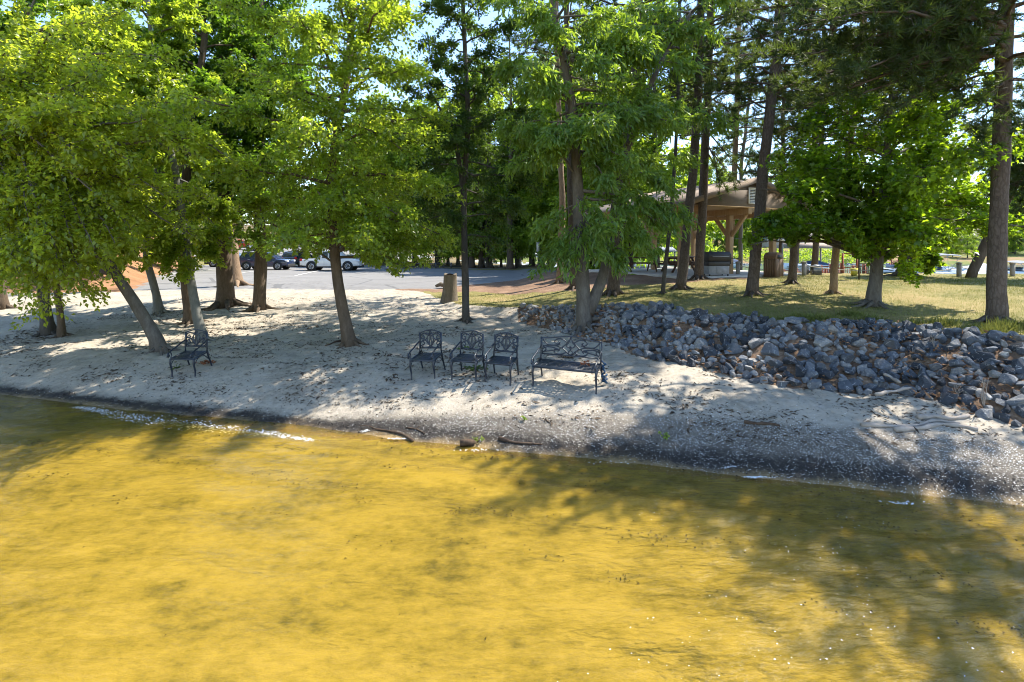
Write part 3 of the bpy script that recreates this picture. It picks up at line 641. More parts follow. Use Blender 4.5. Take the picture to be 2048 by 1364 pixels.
# the forked tree in the rocks, with long hanging leaves
GL = 'trees on the lawn and the rock bank'
Y = fy(1168, 656); b = hit(1168, 656)
p = img_path([(1168, 658), (1168, 620), (1166, 580), (1162, 520), (1156, 420), (1152, 330), (1150, 230), (1130, 130), (1112, 50)], Y, 14)
fk = [(np.array([at(1176, 625, Y), at(1196, 580, Y + .1), at(1214, 540, Y + .2), at(1222, 470, Y + .3), at(1232, 380, Y + .4), at(1262, 240, Y + .5), at(1330, 100, Y + .5), at(1385, 20, Y + .4)]), .19, .05, 8)]
ex = [(.24, at(1090, 540, Y - .6), .3), (.25, at(1130, 545, Y - 1.1), .3), (.24, at(1190, 520, Y - 1.3), .3), (.26, at(1240, 545, Y - .6), .3), (.27, at(1310, 520, Y - .3), .3), (.28, at(1080, 470, Y - .4), .3), (.30, at(1350, 470, Y - .4), .3), (.31, at(1400, 450, Y - .2), .25), (.3, at(1210, 470, Y - 1.5), .3), (.34, at(1060, 250, Y - .8), .3), (.4, at(1030, 330, Y), .3), (.45, at(1100, 280, Y - 1.5), .3), (.45, at(1180, 280, Y - 1.8), .3), (.42, at(1260, 330, Y - 1.5), .3), (.5, at(1320, 250, Y - .8), .3), (.5, at(1060, 170, Y - .5), .3), (.6, at(1200, 130, Y - 1.8), .25), (.6, at(1280, 90, Y - 1.2), .25), (.62, at(1120, 60, Y - 1.5), .25), (.62, at(1370, 130, Y - .6), .25), (.62, at(1430, 60, Y), .25), (.5, at(1450, 250, Y), .3), (.66, at(1230, 20, Y - 1.5), .2), (.4, at(1330, 380, Y - .6), .3), (.4, at(1230, 400, Y - 1.5), .3)]
tree('hickory_tree', 'forked grey tree growing out of the rocks with long drooping leaves', b, p, (.23, .06), 'bark_grey', 'lance', 'leaf_lance', .195, 21000, (.36, .99, 30, 3.2, .0, .9, .2, (.12, -.15, 0)), 23, ex, GL, tw=(.6, 5), droop_tw=.4, zmin=2.15, clump=.10, forks=fk, flare=(.35,), keep=prune([(900, 400), (1020, 380), (1060, 545), (1110, 570), (1180, 545), (1250, 560), (1310, 520), (1330, 470), (1420, 490), (1440, 330), (1520, 300)], 14))

def pine(label, px, py, path, r0, r1, ztop, seed, f0=.55, n=38, L=3.0, tufts=30, extra=(), flare=(.35,), bark='bark_pine', tw=(.75, 8), Yf=None, size=.23, group=GL, zmin=4, shade_limbs=()):
    Y = Yf or fy(px, py); b = hit(px, py) if Yf is None else np.array([*at(px, py, Y)[:2], z1(*at(px, py, Y)[:2])])
    P_ = img_path(path, Y, ztop); P_[0] = b; r0 *= .68; r1 *= .68
    return tree('pine_tree', label, b, P_, (r0, r1), bark, 'needle', 'leaf_pine', size, tufts, (f0, .99, n, L, .0, .7, .12, (0, 0, 0)), seed, [(f_, at(x_, y_, Y + d_), dd) for f_, x_, y_, d_, dd in extra] + [(f_, w_, .1) for f_, w_ in shade_limbs], group, tw=tw, zmin=zmin, flare=flare)
pine('broad pine trunk right behind the forked tree', 1226, 590, [(1226, 591), (1232, 520), (1242, 430), (1254, 300), (1266, 170), (1276, 20)], .33, .2, 19, 31, .48, 50)
pine('dark pine trunk close behind the left stem of the forked tree', 1148, 577, [(1148, 578), (1146, 520), (1142, 420), (1138, 300)], .25, .14, 17, 32, .55)
pine('slim reddish pine trunk at the asphalt edge left of the forked tree', 1118, 566, [(1118, 567), (1122, 500), (1124, 400), (1120, 280), (1116, 160)], .26, .15, 18, 33, .6, bark='bark_tan')
pine('thinnest leaning dark trunk left of the pair of pines by the pavilion', 1325, 588, [(1325, 589), (1333, 500), (1344, 400), (1352, 300), (1356, 200)], .11, .07, 13, 34, .5, 26, 2.0, bark='bark_dark')
pine('left one of the pair of dark pines in front of the pavilion', 1360, 578, [(1360, 579), (1370, 500), (1381, 400), (1392, 280), (1398, 160)], .27, .18, 18, 35, .42, 50)
pine('right one of the pair of dark pines in front of the pavilion', 1397, 558, [(1397, 559), (1402, 480), (1407, 390), (1413, 240), (1420, 60)], .30, .2, 20, 36, .40, 56, extra=[(.32, 1452, 385, -.8, .2), (.33, 1470, 370, -1.2, .2), (.34, 1440, 400, -1, .2), (.4, 1370, 280, -1, .1), (.42, 1470, 260, -1, .1), (.45, 1340, 200, -1, .1), (.36, 1480, 340, 0, .1)])
pine('tall leaning pine covering the right half of the pavilion gable', 1503, 591, [(1503, 592), (1512, 500), (1527, 360), (1536, 270), (1551, 130), (1560, 10)], .28, .19, 18, 37, .38, 60, 3.2, 34, extra=[(.38, 1440, 180, -.6, .1), (.4, 1490, 120, -.4, .1), (.42, 1620, 60, -.6, .1), (.36, 1460, 240, .5, .1)])
pine('slim dark pine leaning right beyond the wooden litter bin', 1583, 567, [(1583, 568), (1592, 480), (1605, 400), (1625, 300), (1650, 180)], .23, .15, 17, 38, .36, 64, 3.4, 36)
pine('slender tan trunk on the lawn lit along its right edge', 1666, 587, [(1666, 588), (1671, 520), (1677, 450), (1690, 340), (1710, 220)], .175, .11, 16, 39, .34, 64, 3.4, 36, bark='bark_tan')
pine('thick dark pine near the rocks closest to the right edge', 1991, 646, [(1991, 648), (1995, 580), (1997, 480), (2000, 330), (2004, 200), (2008, 90), (2015, 0)], .27, .20, 12.5, 40, .50, 26, 3.4, 30,
     [(0.57, 1900, 130, -.2, .1), (0.58, 1800, 128, -1.2, .12), (0.60, 1700, 150, -1.5, .12), (0.61, 1620, 110, -1.2, .12), (0.62, 1560, 60, -1, .12), (0.61, 1750, 70, -1.6, .1), (0.62, 1650, 40, -2, .1), (0.60, 1850, 60, -1.8, .1), (0.57, 1720, 190, -.8, .15), (0.57, 1820, 200, -1, .15), (0.55, 1640, 200, -.6, .2), (0.64, 1500, 20, -.5, .1), (0.51, 1940, 230, -.8, .2), (0.47, 1965, 280, -.6, .2), (0.47, 2040, 260, -.8, .2), (0.51, 2080, 170, -.8, .2), (0.60, 1560, 180, .2, .15), (0.62, 1600, 20, -1.5, .1), (0.64, 1720, 0, -1.8, .1), (0.62, 1480, 110, .5, .1), (0.58, 1580, 230, .3, .2), (0.60, 1680, 90, -1, .1), (0.60, 1900, 30, -1, .1), (0.51, 1900, 180, .3, .2), (0.65, 1800, -40, -1.5, .1), (0.65, 1600, -60, -1.5, .1), (0.58, 1760, 240, .4, .2)], tw=(.8, 13), zmin=5.2, shade_limbs=[(.72, (9.2, 9.2, 9.2)), (.73, (10.2, 8.6, 9.3)), (.74, (11.3, 8.6, 9.3)), (.75, (12.4, 8.4, 9.5)), (.76, (9.8, 9.5, 9.9)), (.7, (13.2, 8.8, 9.2)), (.77, (10.8, 8.1, 9.6)), (.74, (11.0, 7.2, 9.4)), (.75, (12.2, 7.1, 9.7)), (.74, (10.2, 7.4, 9.3)), (.75, (9.6, 7.1, 9.3)), (.76, (10.7, 7.8, 9.1)), (.72, (8.6, 10.0, 9.0))])  # last list: unseen limbs above the view, added to shade the water
pine('leaning pine at the lake edge partly behind the thick dark pine', 1940, 556, [(1940, 557), (1962, 505), (1990, 440), (2022, 380), (2060, 310), (2110, 240)], .28, .2, 15, 41, .32, 54, 3.6, bark='bark_brown', tufts=44, extra=[(.45, 1985, 400, -1.2, .25), (.45, 2030, 470, -1.2, .35), (.5, 2040, 350, -1.5, .3), (.4, 1960, 420, -.5, .3), (.5, 1930, 350, -1, .2), (.5, 2000, 310, -1, .2), (.42, 2050, 520, -1, .4), (.5, 1960, 270, -1.5, .2), (.55, 2060, 250, -1.5, .2), (.45, 1920, 430, -1, .3), (.45, 2060, 440, -2, .3)], zmin=2.6, flare=(.12,), tw=(.9, 15), size=.26)
pine('distant pine at the water behind the dock lights', 1628, 548, [(1628, 549), (1630, 500), (1634, 430), (1640, 340)], .24, .15, 15, 42, .34, 50, 3.4, 36, Yf=27.5, bark='bark_brown')
pine('tan pine behind the wooden pavilion post', 1458, 548, [(1458, 549), (1460, 500), (1464, 440), (1470, 330)], .26, .17, 17, 43, .42, 50, 3.4, 34, Yf=29.5, bark='bark_tan')
pine('bare topped slim pine against the sky behind the pavilion roof', 1480, 545, [(1480, 546), (1482, 400), (1484, 320), (1492, 250), (1502, 170)], .22, .13, 14, 44, .62, 14, 2.0, Yf=34, bark='bark_grey', extra=[(.6, 1525, 250, 0, .1), (.62, 1470, 215, 0, .1)])
pine('brown pine trunk behind the grey pole', 1561, 548, [(1561, 549), (1562, 500), (1564, 440), (1566, 350)], .16, .12, 13, 45, .38, 44, 3.0, 36, Yf=28, bark='bark_brown')
# sweetgum on the lawn
Y = fy(1747, 612); b = hit(1747, 612)
p = img_path([(1746, 613), (1750, 560), (1756, 500), (1763, 430), (1769, 350), (1778, 260), (1782, 180)], Y, 8.6)
ex = [(.20, at(1500, 480, Y - .4), .35), (.2, at(1560, 470, Y - 1), .35), (.2, at(1640, 490, Y - 1.2), .35), (.2, at(1840, 480, Y - 1.0), .35), (.22, at(1900, 475, Y - .6), .35), (.24, at(1935, 440, Y), .3), (.24, at(1530, 430, Y), .3), (.15, at(1800, 545, Y - .6), .3), (.13, at(1735, 520, Y - .7), .3), (.14, at(1815, 570, Y - .3), .4), (.28, at(1950, 370, Y), .25), (.3, at(1520, 370, Y), .25), (.26, at(1700, 450, Y - 1.8), .3), (.28, at(1800, 400, Y - 1.8), .3), (.34, at(1600, 380, Y - 1.5), .25), (.34, at(1880, 330, Y - 1), .25), (.2, at(1730, 500, Y - .9), .3), (.2, at(1470, 470, Y), .3), (.4, at(1560, 300, Y - .8), .2), (.4, at(1860, 290, Y - .5), .2), (.36, at(1930, 380, Y + .8), .2), (.36, at(1790, 330, Y - 1.8), .2), (.42, at(1680, 300, Y - 1.4), .2), (.3, at(1850, 430, Y - 1.6), .25), (.3, at(1580, 420, Y + 1.2), .25), (.26, at(1620, 440, Y - 1.7), .3)]
tree('sweetgum_tree', 'grey trunked tree with a low wide crown of star leaves on the lawn', b, p, (.19, .05), 'bark_grey', 'star', 'leaf_gum', .118, 17500, (.25, .98, 34, 4.1, .0, .8, .14, (0, -.1, 0)), 50, ex, GL, tw=(.8, 4.5), zmin=2.35, clump=.12, flare=(.35,), keep=prune([(1400, 470), (1500, 478), (1560, 470), (1660, 468), (1700, 500), (1740, 530), (1775, 500), (1800, 570), (1835, 585), (1860, 500), (1960, 490)], 16, [(200, 1480), (330, 1505), (345, 1560), (410, 1570), (440, 1500), (500, 1480)]))

# shrub by the lake behind the sweetgum
Y = 24.5; b = np.array((*at(1812, 553, Y)[:2], z1(*at(1812, 553, Y)[:2])))
tree('vine_tree', 'dark trunk wrapped in bright green leaves at the lake edge', b, np.array([b, at(1811, 510, Y), at(1813, 450, Y), at(1810, 380, Y), at(1815, 300, Y)]), (.3, .12), 'bark_dark', 'star', 'leaf_gum', .2, 5000, (.12, .95, 22, 1.6, .0, .6, .3, (0, 0, 0)), 51, (), GL, tw=(.7, 4), zmin=2.2)

# ---- woods behind: four kinds built once, then copied
def wood_tree(label, h, r0, kind, leafmat, size, leaves, f0, L, seed, bark='bark_dark', n=40):
    P_ = np.array([(0, 0, 0), (.1, 0, h * .3), (-.1, .1, h * .6), (.1, 0, h)])
    return tree('wood_tree', label, (0, 0, 0), P_, (r0, .06), bark, kind, leafmat, size, leaves, (f0, .99, n, L, .05, 1.0, .1, (0, 0, 0)), seed, (), 'trees in the wood beyond the asphalt', tw=(1.7, 2.6), zmin=1.2, clump=.22, sides=8, twig_tubes=False)
protos = [wood_tree('tall dark broadleaf tree at the back of the parking lot', 19, .34, 'oval', 'leaf_wood', .40, 15000, .13, 5.2, 61),
          wood_tree('rounded mid green tree at the back of the parking lot', 14, .26, 'oval', 'leaf_wood', .36, 13000, .10, 4.6, 62),
          wood_tree('light yellow green young tree at the edge of the wood', 9, .16, 'oval', 'leaf_shrub', .28, 8000, .10, 3.0, 63, n=30),
          wood_tree('tall wood pine with a bare lower trunk', 21, .36, 'needle', 'leaf_pine', .5, 18, .40, 3.6, 64, 'bark_pine', 34)]
used = [False] * 4
def place(k, x, y, rz, sc, label, group):
    if not used[k]: o = protos[k]; used[k] = True
    else: o = copy_tree(protos[k])
    o.location = (x, y, z1(x, y) - .05); o.rotation_euler = (0, 0, rz); o.scale = (sc, sc, sc); o['label'] = label; o['group'] = group
    return o
W1 = {0: 'tall dark broadleaf tree in the wood behind the pickup truck', 1: 'rounded mid green tree in the wood behind the parking lot', 2: 'light yellow green young tree at the wood edge behind the asphalt', 3: 'tall wood pine with a bare lower trunk behind the asphalt'}
spots = [(0, -12, 57), (1, -15.5, 58), (0, -9, 56), (1, -6.5, 55.5), (3, -4.2, 54.5), (2, -5, 58), (3, -3.3, 55), (0, -2.4, 54.6), (3, -.2, 51.5), (1, .6, 56), (0, 2.0, 52.5), (2, -1.2, 57.5), (3, 2.9, 52), (0, 4.5, 47), (2, 5.2, 46), (1, 7.4, 39), (0, -17, 62), (0, -21, 66), (1, -26, 70), (0, -31, 108), (1, -46, 106), (0, -60, 110), (1, -38, 112), (0, -24, 104), (0, -72, 104), (1, -52, 118), (0, -18, 72), (1, -10, 64), (0, -5, 63), (2, -13.5, 56), (0, 10.2, 37.0), (1, -3.4, 61), (0, .8, 60), (1, 3.2, 56), (2, -2.6, 54.2), (2, .4, 53.2), (2, 3.6, 50), (1, -8, 58), (0, 5.0, 53), (1, 6.8, 44), (2, 8.4, 36.5), (0, 7.8, 46)]
for i, (k, x, y) in enumerate(spots):
    if x < -6 and y < 80: y += 7
    place(k, x, y, i * 2.1, .85 + .3 * rng.random(), W1[k] if y < 80 else {0: 'tall dark broadleaf tree beyond the upper parking row', 1: 'rounded mid green tree beyond the upper parking row'}[k], 'trees in the wood beyond the asphalt')
for i, (x, y) in enumerate([(-28, 36), (-32, 40), (-36, 46), (-40, 50), (-30, 48), (-24.5, 31), (-45, 60), (-50, 75), (-34, 33)]):
    place([1, 0][i % 2], x, y, i * 1.7, .75 + .25 * rng.random(), ['rounded mid green tree on the orange straw slope', 'tall dark broadleaf tree on the orange straw slope'][i % 2], 'trees on the straw slope')
far = []
r_ = np.random.default_rng(5)
for i in range(96):
    x = r_.uniform(-8, 190) if i % 3 else r_.uniform(15, 80); y = r_.uniform(122, 215)
    if 60 < x / y * 150 < 92 and y < 160: continue
    place([0, 1, 1, 3][i % 4], x, y, r_.uniform(0, 6), r_.uniform(.8, 1.3), {0: 'tall dark tree on the far shore', 1: 'rounded green tree on the far shore', 3: 'pine on the far shore hillside'}[[0, 1, 1, 3][i % 4]], 'trees on the far shore')
for i in range(26):
    Y = r_.uniform(122, 185); px = r_.uniform(1840, 2120) if i < 16 else r_.uniform(1420, 1700)
    place([1, 0, 1, 3][i % 4], (px - 1024) / F * Y, Y + (18 if 1840 < px < 1960 else 0), r_.uniform(0, 6), r_.uniform(.8, 1.25), {0: 'tall dark tree on the far shore', 1: 'rounded green tree on the far shore', 3: 'pine on the far shore hillside'}[[1, 0, 1, 3][i % 4]], 'trees on the far shore')
for i, (px, py, s_c) in enumerate([(1870, 505, .62), (1935, 512, .7), (1850, 515, .5), (1905, 520, .45), (1750, 505, .5), (1480, 520, .6), (1430, 520, .8), (1500, 522, .5), (2030, 520, .6), (1460, 518, .9), (1690, 500, .4)]):
    Y = 112 + i * 1.3; q = at(px, py, Y)
    place(2, q[0], Y, i * 1.3, s_c, 'bright green rounded young tree on the far shore', 'young trees on the far shore')
# ------------------------------------------------------------------ cast iron chairs and bench
def curve(pts, n=5):
    """Catmull-Rom through 2-D or 3-D points"""
    P = np.asarray(pts, float); P = np.vstack([2 * P[0] - P[1], P, 2 * P[-1] - P[-2]]); out = []
    for i in range(1, len(P) - 2):
        for t in np.linspace(0, 1, n, endpoint=False):
            a, b, c, d = P[i - 1], P[i], P[i + 1], P[i + 2]
            out.append(.5 * (2 * b + (c - a) * t + (2 * a - 5 * b + 4 * c - d) * t * t + (3 * b - 3 * c + d - a) * t ** 3))
    out.append(P[-2]); return np.array(out)
def seat_furniture(name, label, cat, w, loc, rz, tilt=(0, 0), group=None):
    """front faces -Y; w: overall width"""
    root = thing(name, label, cat, loc, rz, group); root.rotation_euler = (tilt[0], tilt[1], rz)
    m = M['iron']; hw = w / 2; d = .50; sh = .40; wide = w > 1
    # seat: frame, long slats and cross strips leave the pierced pattern
    g = Geo()
    for y in (-d / 2, d / 2): g.bar((-hw + .02, y, sh), (hw - .02, y, sh), .035, .032)
    for x in (-hw + .02, hw - .02): g.bar((x, -d / 2, sh), (x, d / 2, sh), .035, .032)
    for y in np.linspace(-d / 2 + .062, d / 2 - .062, 6): g.bar((-hw + .03, y, sh + .004), (hw - .03, y, sh + .004), .046, .008)
    nx_ = int(w / .11)
    for i in range(nx_ + 1):
        x = -hw + .05 + (w - .1) * i / nx_
        g.bar((x - .03, -d / 2 + .02, sh + .001), (x + .03, d / 2 - .02, sh + .001), .034, .007)
    g.build('seat', m, root)
    # backrest: posts, arched top rail, bottom rail and scrolls in a plane leaning back
    lean = .16; zb, zt = sh + .12, sh + .45
    def bp(u, v): z = zb + (zt - zb) * v; return (u * (hw - .035), d / 2 + .01 + (z - sh) * lean, z)
    g = Geo()
    for s in (-1, 1):
        g.tube([(s * (hw - .03), d / 2, sh - .02), (s * (hw - .03), d / 2 + .02, zb), bp(s * 1.02, .55), bp(s * 1.02, 1.04)], .016, 7)
        g.bar(bp(s * .96, .0), bp(s * .96, 1.0), .045 if not wide else .03, .01)
    g.tube([bp(u, 1.0 + .20 * (max(0, math.cos(u * math.pi * .5)) ** (1 if not wide else 2.2))) for u in np.linspace(-1.02, 1.02, 21)], .015, 7)
    g.tube([bp(u, 0) for u in (-1, 0, 1)], .015, 7)
    bf = g.build('backrest', m, root, smooth=True)
    g = Geo()
    C = [[(0, 1.19), (.13, .95), (.30, .66), (.22, .40), (.07, .18), (0, .02)], [(0, .02), (.10, .30), (.05, .62), (.0, 1.0)],
         [(.06, .10), (.38, .03), (.72, .06), (.93, .22), (.90, .40), (.70, .44), (.58, .32), (.66, .21), (.77, .26)],
         [(.10, .82), (.36, .96), (.68, .98), (.90, .84), (.90, .68), (.72, .60), (.58, .70), (.66, .82), (.76, .78)],
         [(.97, .40), (.74, .46), (.58, .54), (.74, .62), (.97, .66)], [(.12, 1.0), (.38, .62), (.60, .52), (.80, .50)], [(.10, .16), (.34, .42), (.52, .56), (.70, .66)]]
    if wide:
        C = [[(0, 1.19), (.06, .85), (.14, .62), (.05, .50), (0, .60)], [(0, .38), (.07, .20), (.0, .05)], [(0, .38), (-.03, .48), (.0, .56)],
             [(.04, .06), (.22, .36), (.42, .52), (.66, .56), (.95, .50)], [(.05, .95), (.20, .62), (.42, .34), (.70, .22), (.96, .12)],
             [(.10, .80), (.30, 1.0), (.48, .96), (.55, .80), (.46, .68), (.37, .76), (.43, .84)], [(.14, .20), (.34, .06), (.52, .12), (.56, .30), (.46, .38), (.38, .30), (.44, .22)],
             [(.97, .94), (.80, .62), (.55, .58), (.35, .66)], [(.97, .30), (.80, .44), (.56, .42), (.40, .34)], [(.97, .06), (.84, .3), (.97, .5)]]
    for c in C:
        c2 = curve(c, 4)
        for s in (-1, 1): g.tube([bp(s * u, v) for u, v in c2], .014, 5)
    g.build('scrollwork', m, bf, smooth=True)
    # arms end in a scroll over the front legs
    for s in (-1, 1):
        g = Geo(); x = s * (hw - .02)
        A = curve([(d / 2 + .05, sh + .27), (d / 4, sh + .245), (0, sh + .215), (-d / 2 + .05, sh + .185), (-d / 2 - .06, sh + .15), (-d / 2 - .09, sh + .10), (-d / 2 - .055, sh + .07), (-d / 2 - .025, sh + .10), (-d / 2 - .05, sh + .12)], 4)
        g.tube([(x, a, b) for a, b in A], .0165, 7)
        B = curve([(-d / 2 + .02, sh + .17), (-d / 2 + .045, sh + .10), (-d / 2 + .015, sh + .03), (-d / 2, sh)], 4); g.tube([(x, a, b) for a, b in B], .0125, 6)
        g.build('arm', m, root, smooth=True)
        g = Geo(); K = curve([(-d / 2, sh), (-d / 2 - .025, sh - .10), (-d / 2 - .012, sh * .5), (-d / 2 + .0, .10), (-d / 2 - .03, -.06)], 4)
        g.tube([(x, a, b) for a, b in K], np.linspace(.025, .016, len(K)), 7); g.build('leg', m, root, smooth=True)
        g = Geo(); K = curve([(d / 2, sh), (d / 2 + .015, sh - .12), (d / 2 + .05, sh * .45), (d / 2 + .12, -.06)], 4)
        g.tube([(x, a, b) for a, b in K], np.linspace(.023, .016, len(K)), 7); g.build('leg', m, root, smooth=True)
        g = Geo(); K = curve([(-d / 2 + .0, sh - .13), (-d / 4, sh - .035), (0, sh - .015), (d / 4, sh - .05), (d / 2 + .03, sh - .2)], 4)
        g.tube([(x, a, b) for a, b in K], .0105, 6); g.build('brace', m, root, smooth=True)
    return root
def sit(name, label, cat, w, x, y, rz, group=None):
    c, s = math.cos(rz), math.sin(rz); h = w / 2 - .03
    zz = [z1(x + c * a - s * b, y + s * a + c * b) for a, b in ((-h, -.27), (h, -.27), (-h, .35), (h, .35))]
    tx = math.atan2((zz[2] + zz[3] - zz[0] - zz[1]) / 2, .62) * .8; ty = -math.atan2((zz[1] + zz[3] - zz[0] - zz[2]) / 2, 2 * h) * .9
    return seat_furniture(name, label, cat, w, (x, y, sum(zz) / 4), rz, (tx, ty), group)
GC = 'dark blue metal garden seats on the sand'
sit('garden_chair', 'dark metal scroll back armchair alone on the left, beside the leaning trunk', 'chair', .60, -7.62, 12.35, R(-3), GC)
sit('garden_chair', 'dark blue metal armchair with a dark clump on its seat, left of the close pair', 'chair', .58, -1.86, 11.50, R(-14), GC)
sit('garden_chair', 'dark blue metal armchair between the separate chair and the one beside the bench', 'chair', .58, -.95, 11.22, R(-15), GC)
sit('garden_chair', 'dark blue metal armchair standing next to the bench', 'chair', .58, -.22, 11.02, R(-16), GC)
sit('garden_bench', 'dark blue metal scroll back bench with a red brown leaf on its seat', 'bench', 1.34, 1.13, 10.62, R(-21), GC)
M['leaf_dry'] = mat_var('leaf_dry', (.16, .05, .025), (.30, .12, .05), 9, .8, .2)
M['blue_rope'] = mat_var('blue_rope', (.006, .03, .07), (.012, .06, .13), 20, .7, .3, 80, .004)
M['humus'] = mat_var('humus', (.014, .011, .009), (.045, .034, .026), 16, .95, .6, 50, .01)
# leaf on the bench and clump on the chair
def crumple(n, r0, seed, flat=.5):
    r = np.random.default_rng(seed); g = Geo()
    P = r.normal(0, r0 * .5, (n, 3)) * (1, 1, flat); P[:, 2] = np.abs(P[:, 2])
    put_leaves(g, 'oval', P, r.normal(0, 1, (n, 3)), np.stack([r.normal(0, .5, n), r.normal(0, .5, n), np.ones(n)], 1), np.full(n, r0 * .9), r.random(n)); return g
o = crumple(16, .09, 3).build('dry_leaf', M['leaf_dry']); o.location = (1.50, 10.47, z1(1.5, 10.5) + .445); tag(o, 'red brown curled dry leaf on the bench seat', 'leaf')
o = crumple(14, .08, 4, .6).build('leaf_clump', M['humus']); o.location = (-2.02, 11.6, z1(-1.9, 11.5) + .445); tag(o, 'dark clump of leaves on the seat of the left middle chair', 'leaf clump')
g = Geo(); r = np.random.default_rng(4)
bx, by = 1.86, 10.52; zb = z1(bx, by)
K = [(bx - .04, by + .02, zb + .50)] + [(bx + r.normal(0, .018), by + r.normal(0, .018), zb + .46 - i * .033) for i in range(11)] + [(bx + .05 * math.cos(a), by + .04 * math.sin(a), zb + .05 + .012 * i) for i, a in enumerate(np.linspace(0, 13, 16))]
g.tube(curve(K, 3), .014, 6); g.tube(curve([np.add(k, (.02, .01, .0)) for k in K[1:]], 3), .012, 6)
tag(g.build('rope', M['blue_rope'], smooth=True), 'tangled blue rope hanging from the right end of the bench', 'rope')

# ------------------------------------------------------------------ stump
M['stump_wood'] = mat_bark('stump_wood', (.045, .036, .028), (.165, .135, .10), (.28, .235, .18), 12, False, (1, 1, .12), .03)
b = hit(899, 602); g = Geo(); Y = b[1]
P_ = np.array([(b[0], Y, b[2] - .1), (b[0], Y, b[2] + .12), (b[0] + .02, Y, b[2] + .4), (b[0] + .03, Y, b[2] + .75), (b[0] + .04, Y, b[2] + 1.12)])
root = thing('tree_stump', 'weathered upright tree stump at the edge of the sand and grass', 'stump', b)
g.tube(P_, [.40, .345, .30, .285, .285], 26, False, rough=.12); g.build('trunk', M['stump_wood'], root, b, smooth=True)
g = Geo(); ang = np.linspace(0, 2 * np.pi, 26, endpoint=False); top = P_[-1]
V = [top + (0, 0, -.05)] + [top + (.27 * math.cos(a), .27 * math.sin(a), .02 + .04 * math.sin(3 * a)) for a in ang]
g.add(V, [(0, i + 1, (i + 1) % 26 + 1) for i in range(26)]); g.build('cut_top', M['stump_wood'], root, b)
# grey root wood leaning behind the stump
g = Geo(); q = hit(880, 577); g.tube([q + (-.25, 0, .12), q + (0, .05, .22), q + (.4, .1, .12), q + (.8, .1, .05)], [.06, .12, .12, .06], 9, rough=.2)
tag(g.build('log', M['stump_wood'], smooth=True), 'short broken log lying behind the stump at the asphalt edge', 'log')

# ------------------------------------------------------------------ rocks
def rock_mat():
    m, nt, out = newmat('slate_rock')
    oi = nt.nodes.new('ShaderNodeObjectInfo'); g = nt.nodes.new('ShaderNodeTexCoord')
    f = noise(nt, 3.2, 6, .7); f2 = noise(nt, 4, 5, .7, stretch=(1, 1, 5)); v = nt.nodes.new('ShaderNodeTexVoronoi'); v.feature = 'DISTANCE_TO_EDGE'; v.inputs['Scale'].default_value = 2.2
    nt.links.new(g.outputs['Object'], v.inputs['Vector'])
    x = math_(nt, 'ADD', math_(nt, 'MULTIPLY', f, .5), math_(nt, 'ADD', math_(nt, 'MULTIPLY', oi.outputs['Random'], .55), math_(nt, 'MULTIPLY', f2, .35)))
    col = ramp(nt, x, [(.30, (.014, .017, .023)), (.58, (.050, .057, .069)), (.86, (.13, .14, .155)), (1.0, (.30, .28, .25))])
    vein = math_(nt, 'MULTIPLY', math_(nt, 'LESS_THAN', v.outputs['Distance'], .018), math_(nt, 'GREATER_THAN', f, .52))
    col = mixc(nt, math_(nt, 'MULTIPLY', vein, .6), col, (.5, .5, .48))
    prin(nt, out, col, .68, bump(nt, math_(nt, 'ADD', f2, math_(nt, 'MULTIPLY', noise(nt, 22, 4, .7), .4)), .8, .05), 0, .35)
    return m
M['rock'] = rock_mat()
def rock_mesh(seed):
    r = np.random.default_rng(seed); bm = bmesh.new()
    ax = np.array((1, r.uniform(.55, .9), r.uniform(.55, .92))) * .5
    for p in unit(r.normal(0, 1, (15, 3))): bm.verts.new(p * ax * r.uniform(.88, 1.08))
    bmesh.ops.convex_hull(bm, input=bm.verts[:])
    loose = [v for v in bm.verts if not v.link_faces]; bmesh.ops.delete(bm, geom=loose, context='VERTS')
    bmesh.ops.dissolve_limit(bm, angle_limit=R(16), verts=bm.verts[:], edges=bm.edges[:])
    bmesh.ops.bevel(bm, geom=bm.edges[:], offset=.022, segments=2, profile=.6, affect='EDGES', clamp_overlap=True)
    me = bpy.data.meshes.new('rock'); bm.to_mesh(me); bm.free(); me.materials.append(M['rock']); return me
RM = [rock_mesh(100 + i) for i in range(18)]
r = np.random.default_rng(21); cand = []
for _ in range(46000):
    x = r.uniform(.3, 17.5); y = r.uniform(4.5, 20.5)
    d = float(edge_d(np.array([x]), np.array([y]))[0]); w = float(bank_w(x))
    if not (-w - .12 < d < .10): continue
    if x / y > 2.6: continue
    if x < 3.3 and r.random() > .16 + .16 * x: continue
    sz = r.choice([.17, .23, .29, .37], p=[.26, .36, .27, .11]) * r.uniform(.85, 1.15)
    if x < 3.0: sz *= .75
    if all((x - c[0]) ** 2 + (y - c[1]) ** 2 > (.315 * (sz + c[2])) ** 2 for c in cand): cand.append((x, y, sz, d))
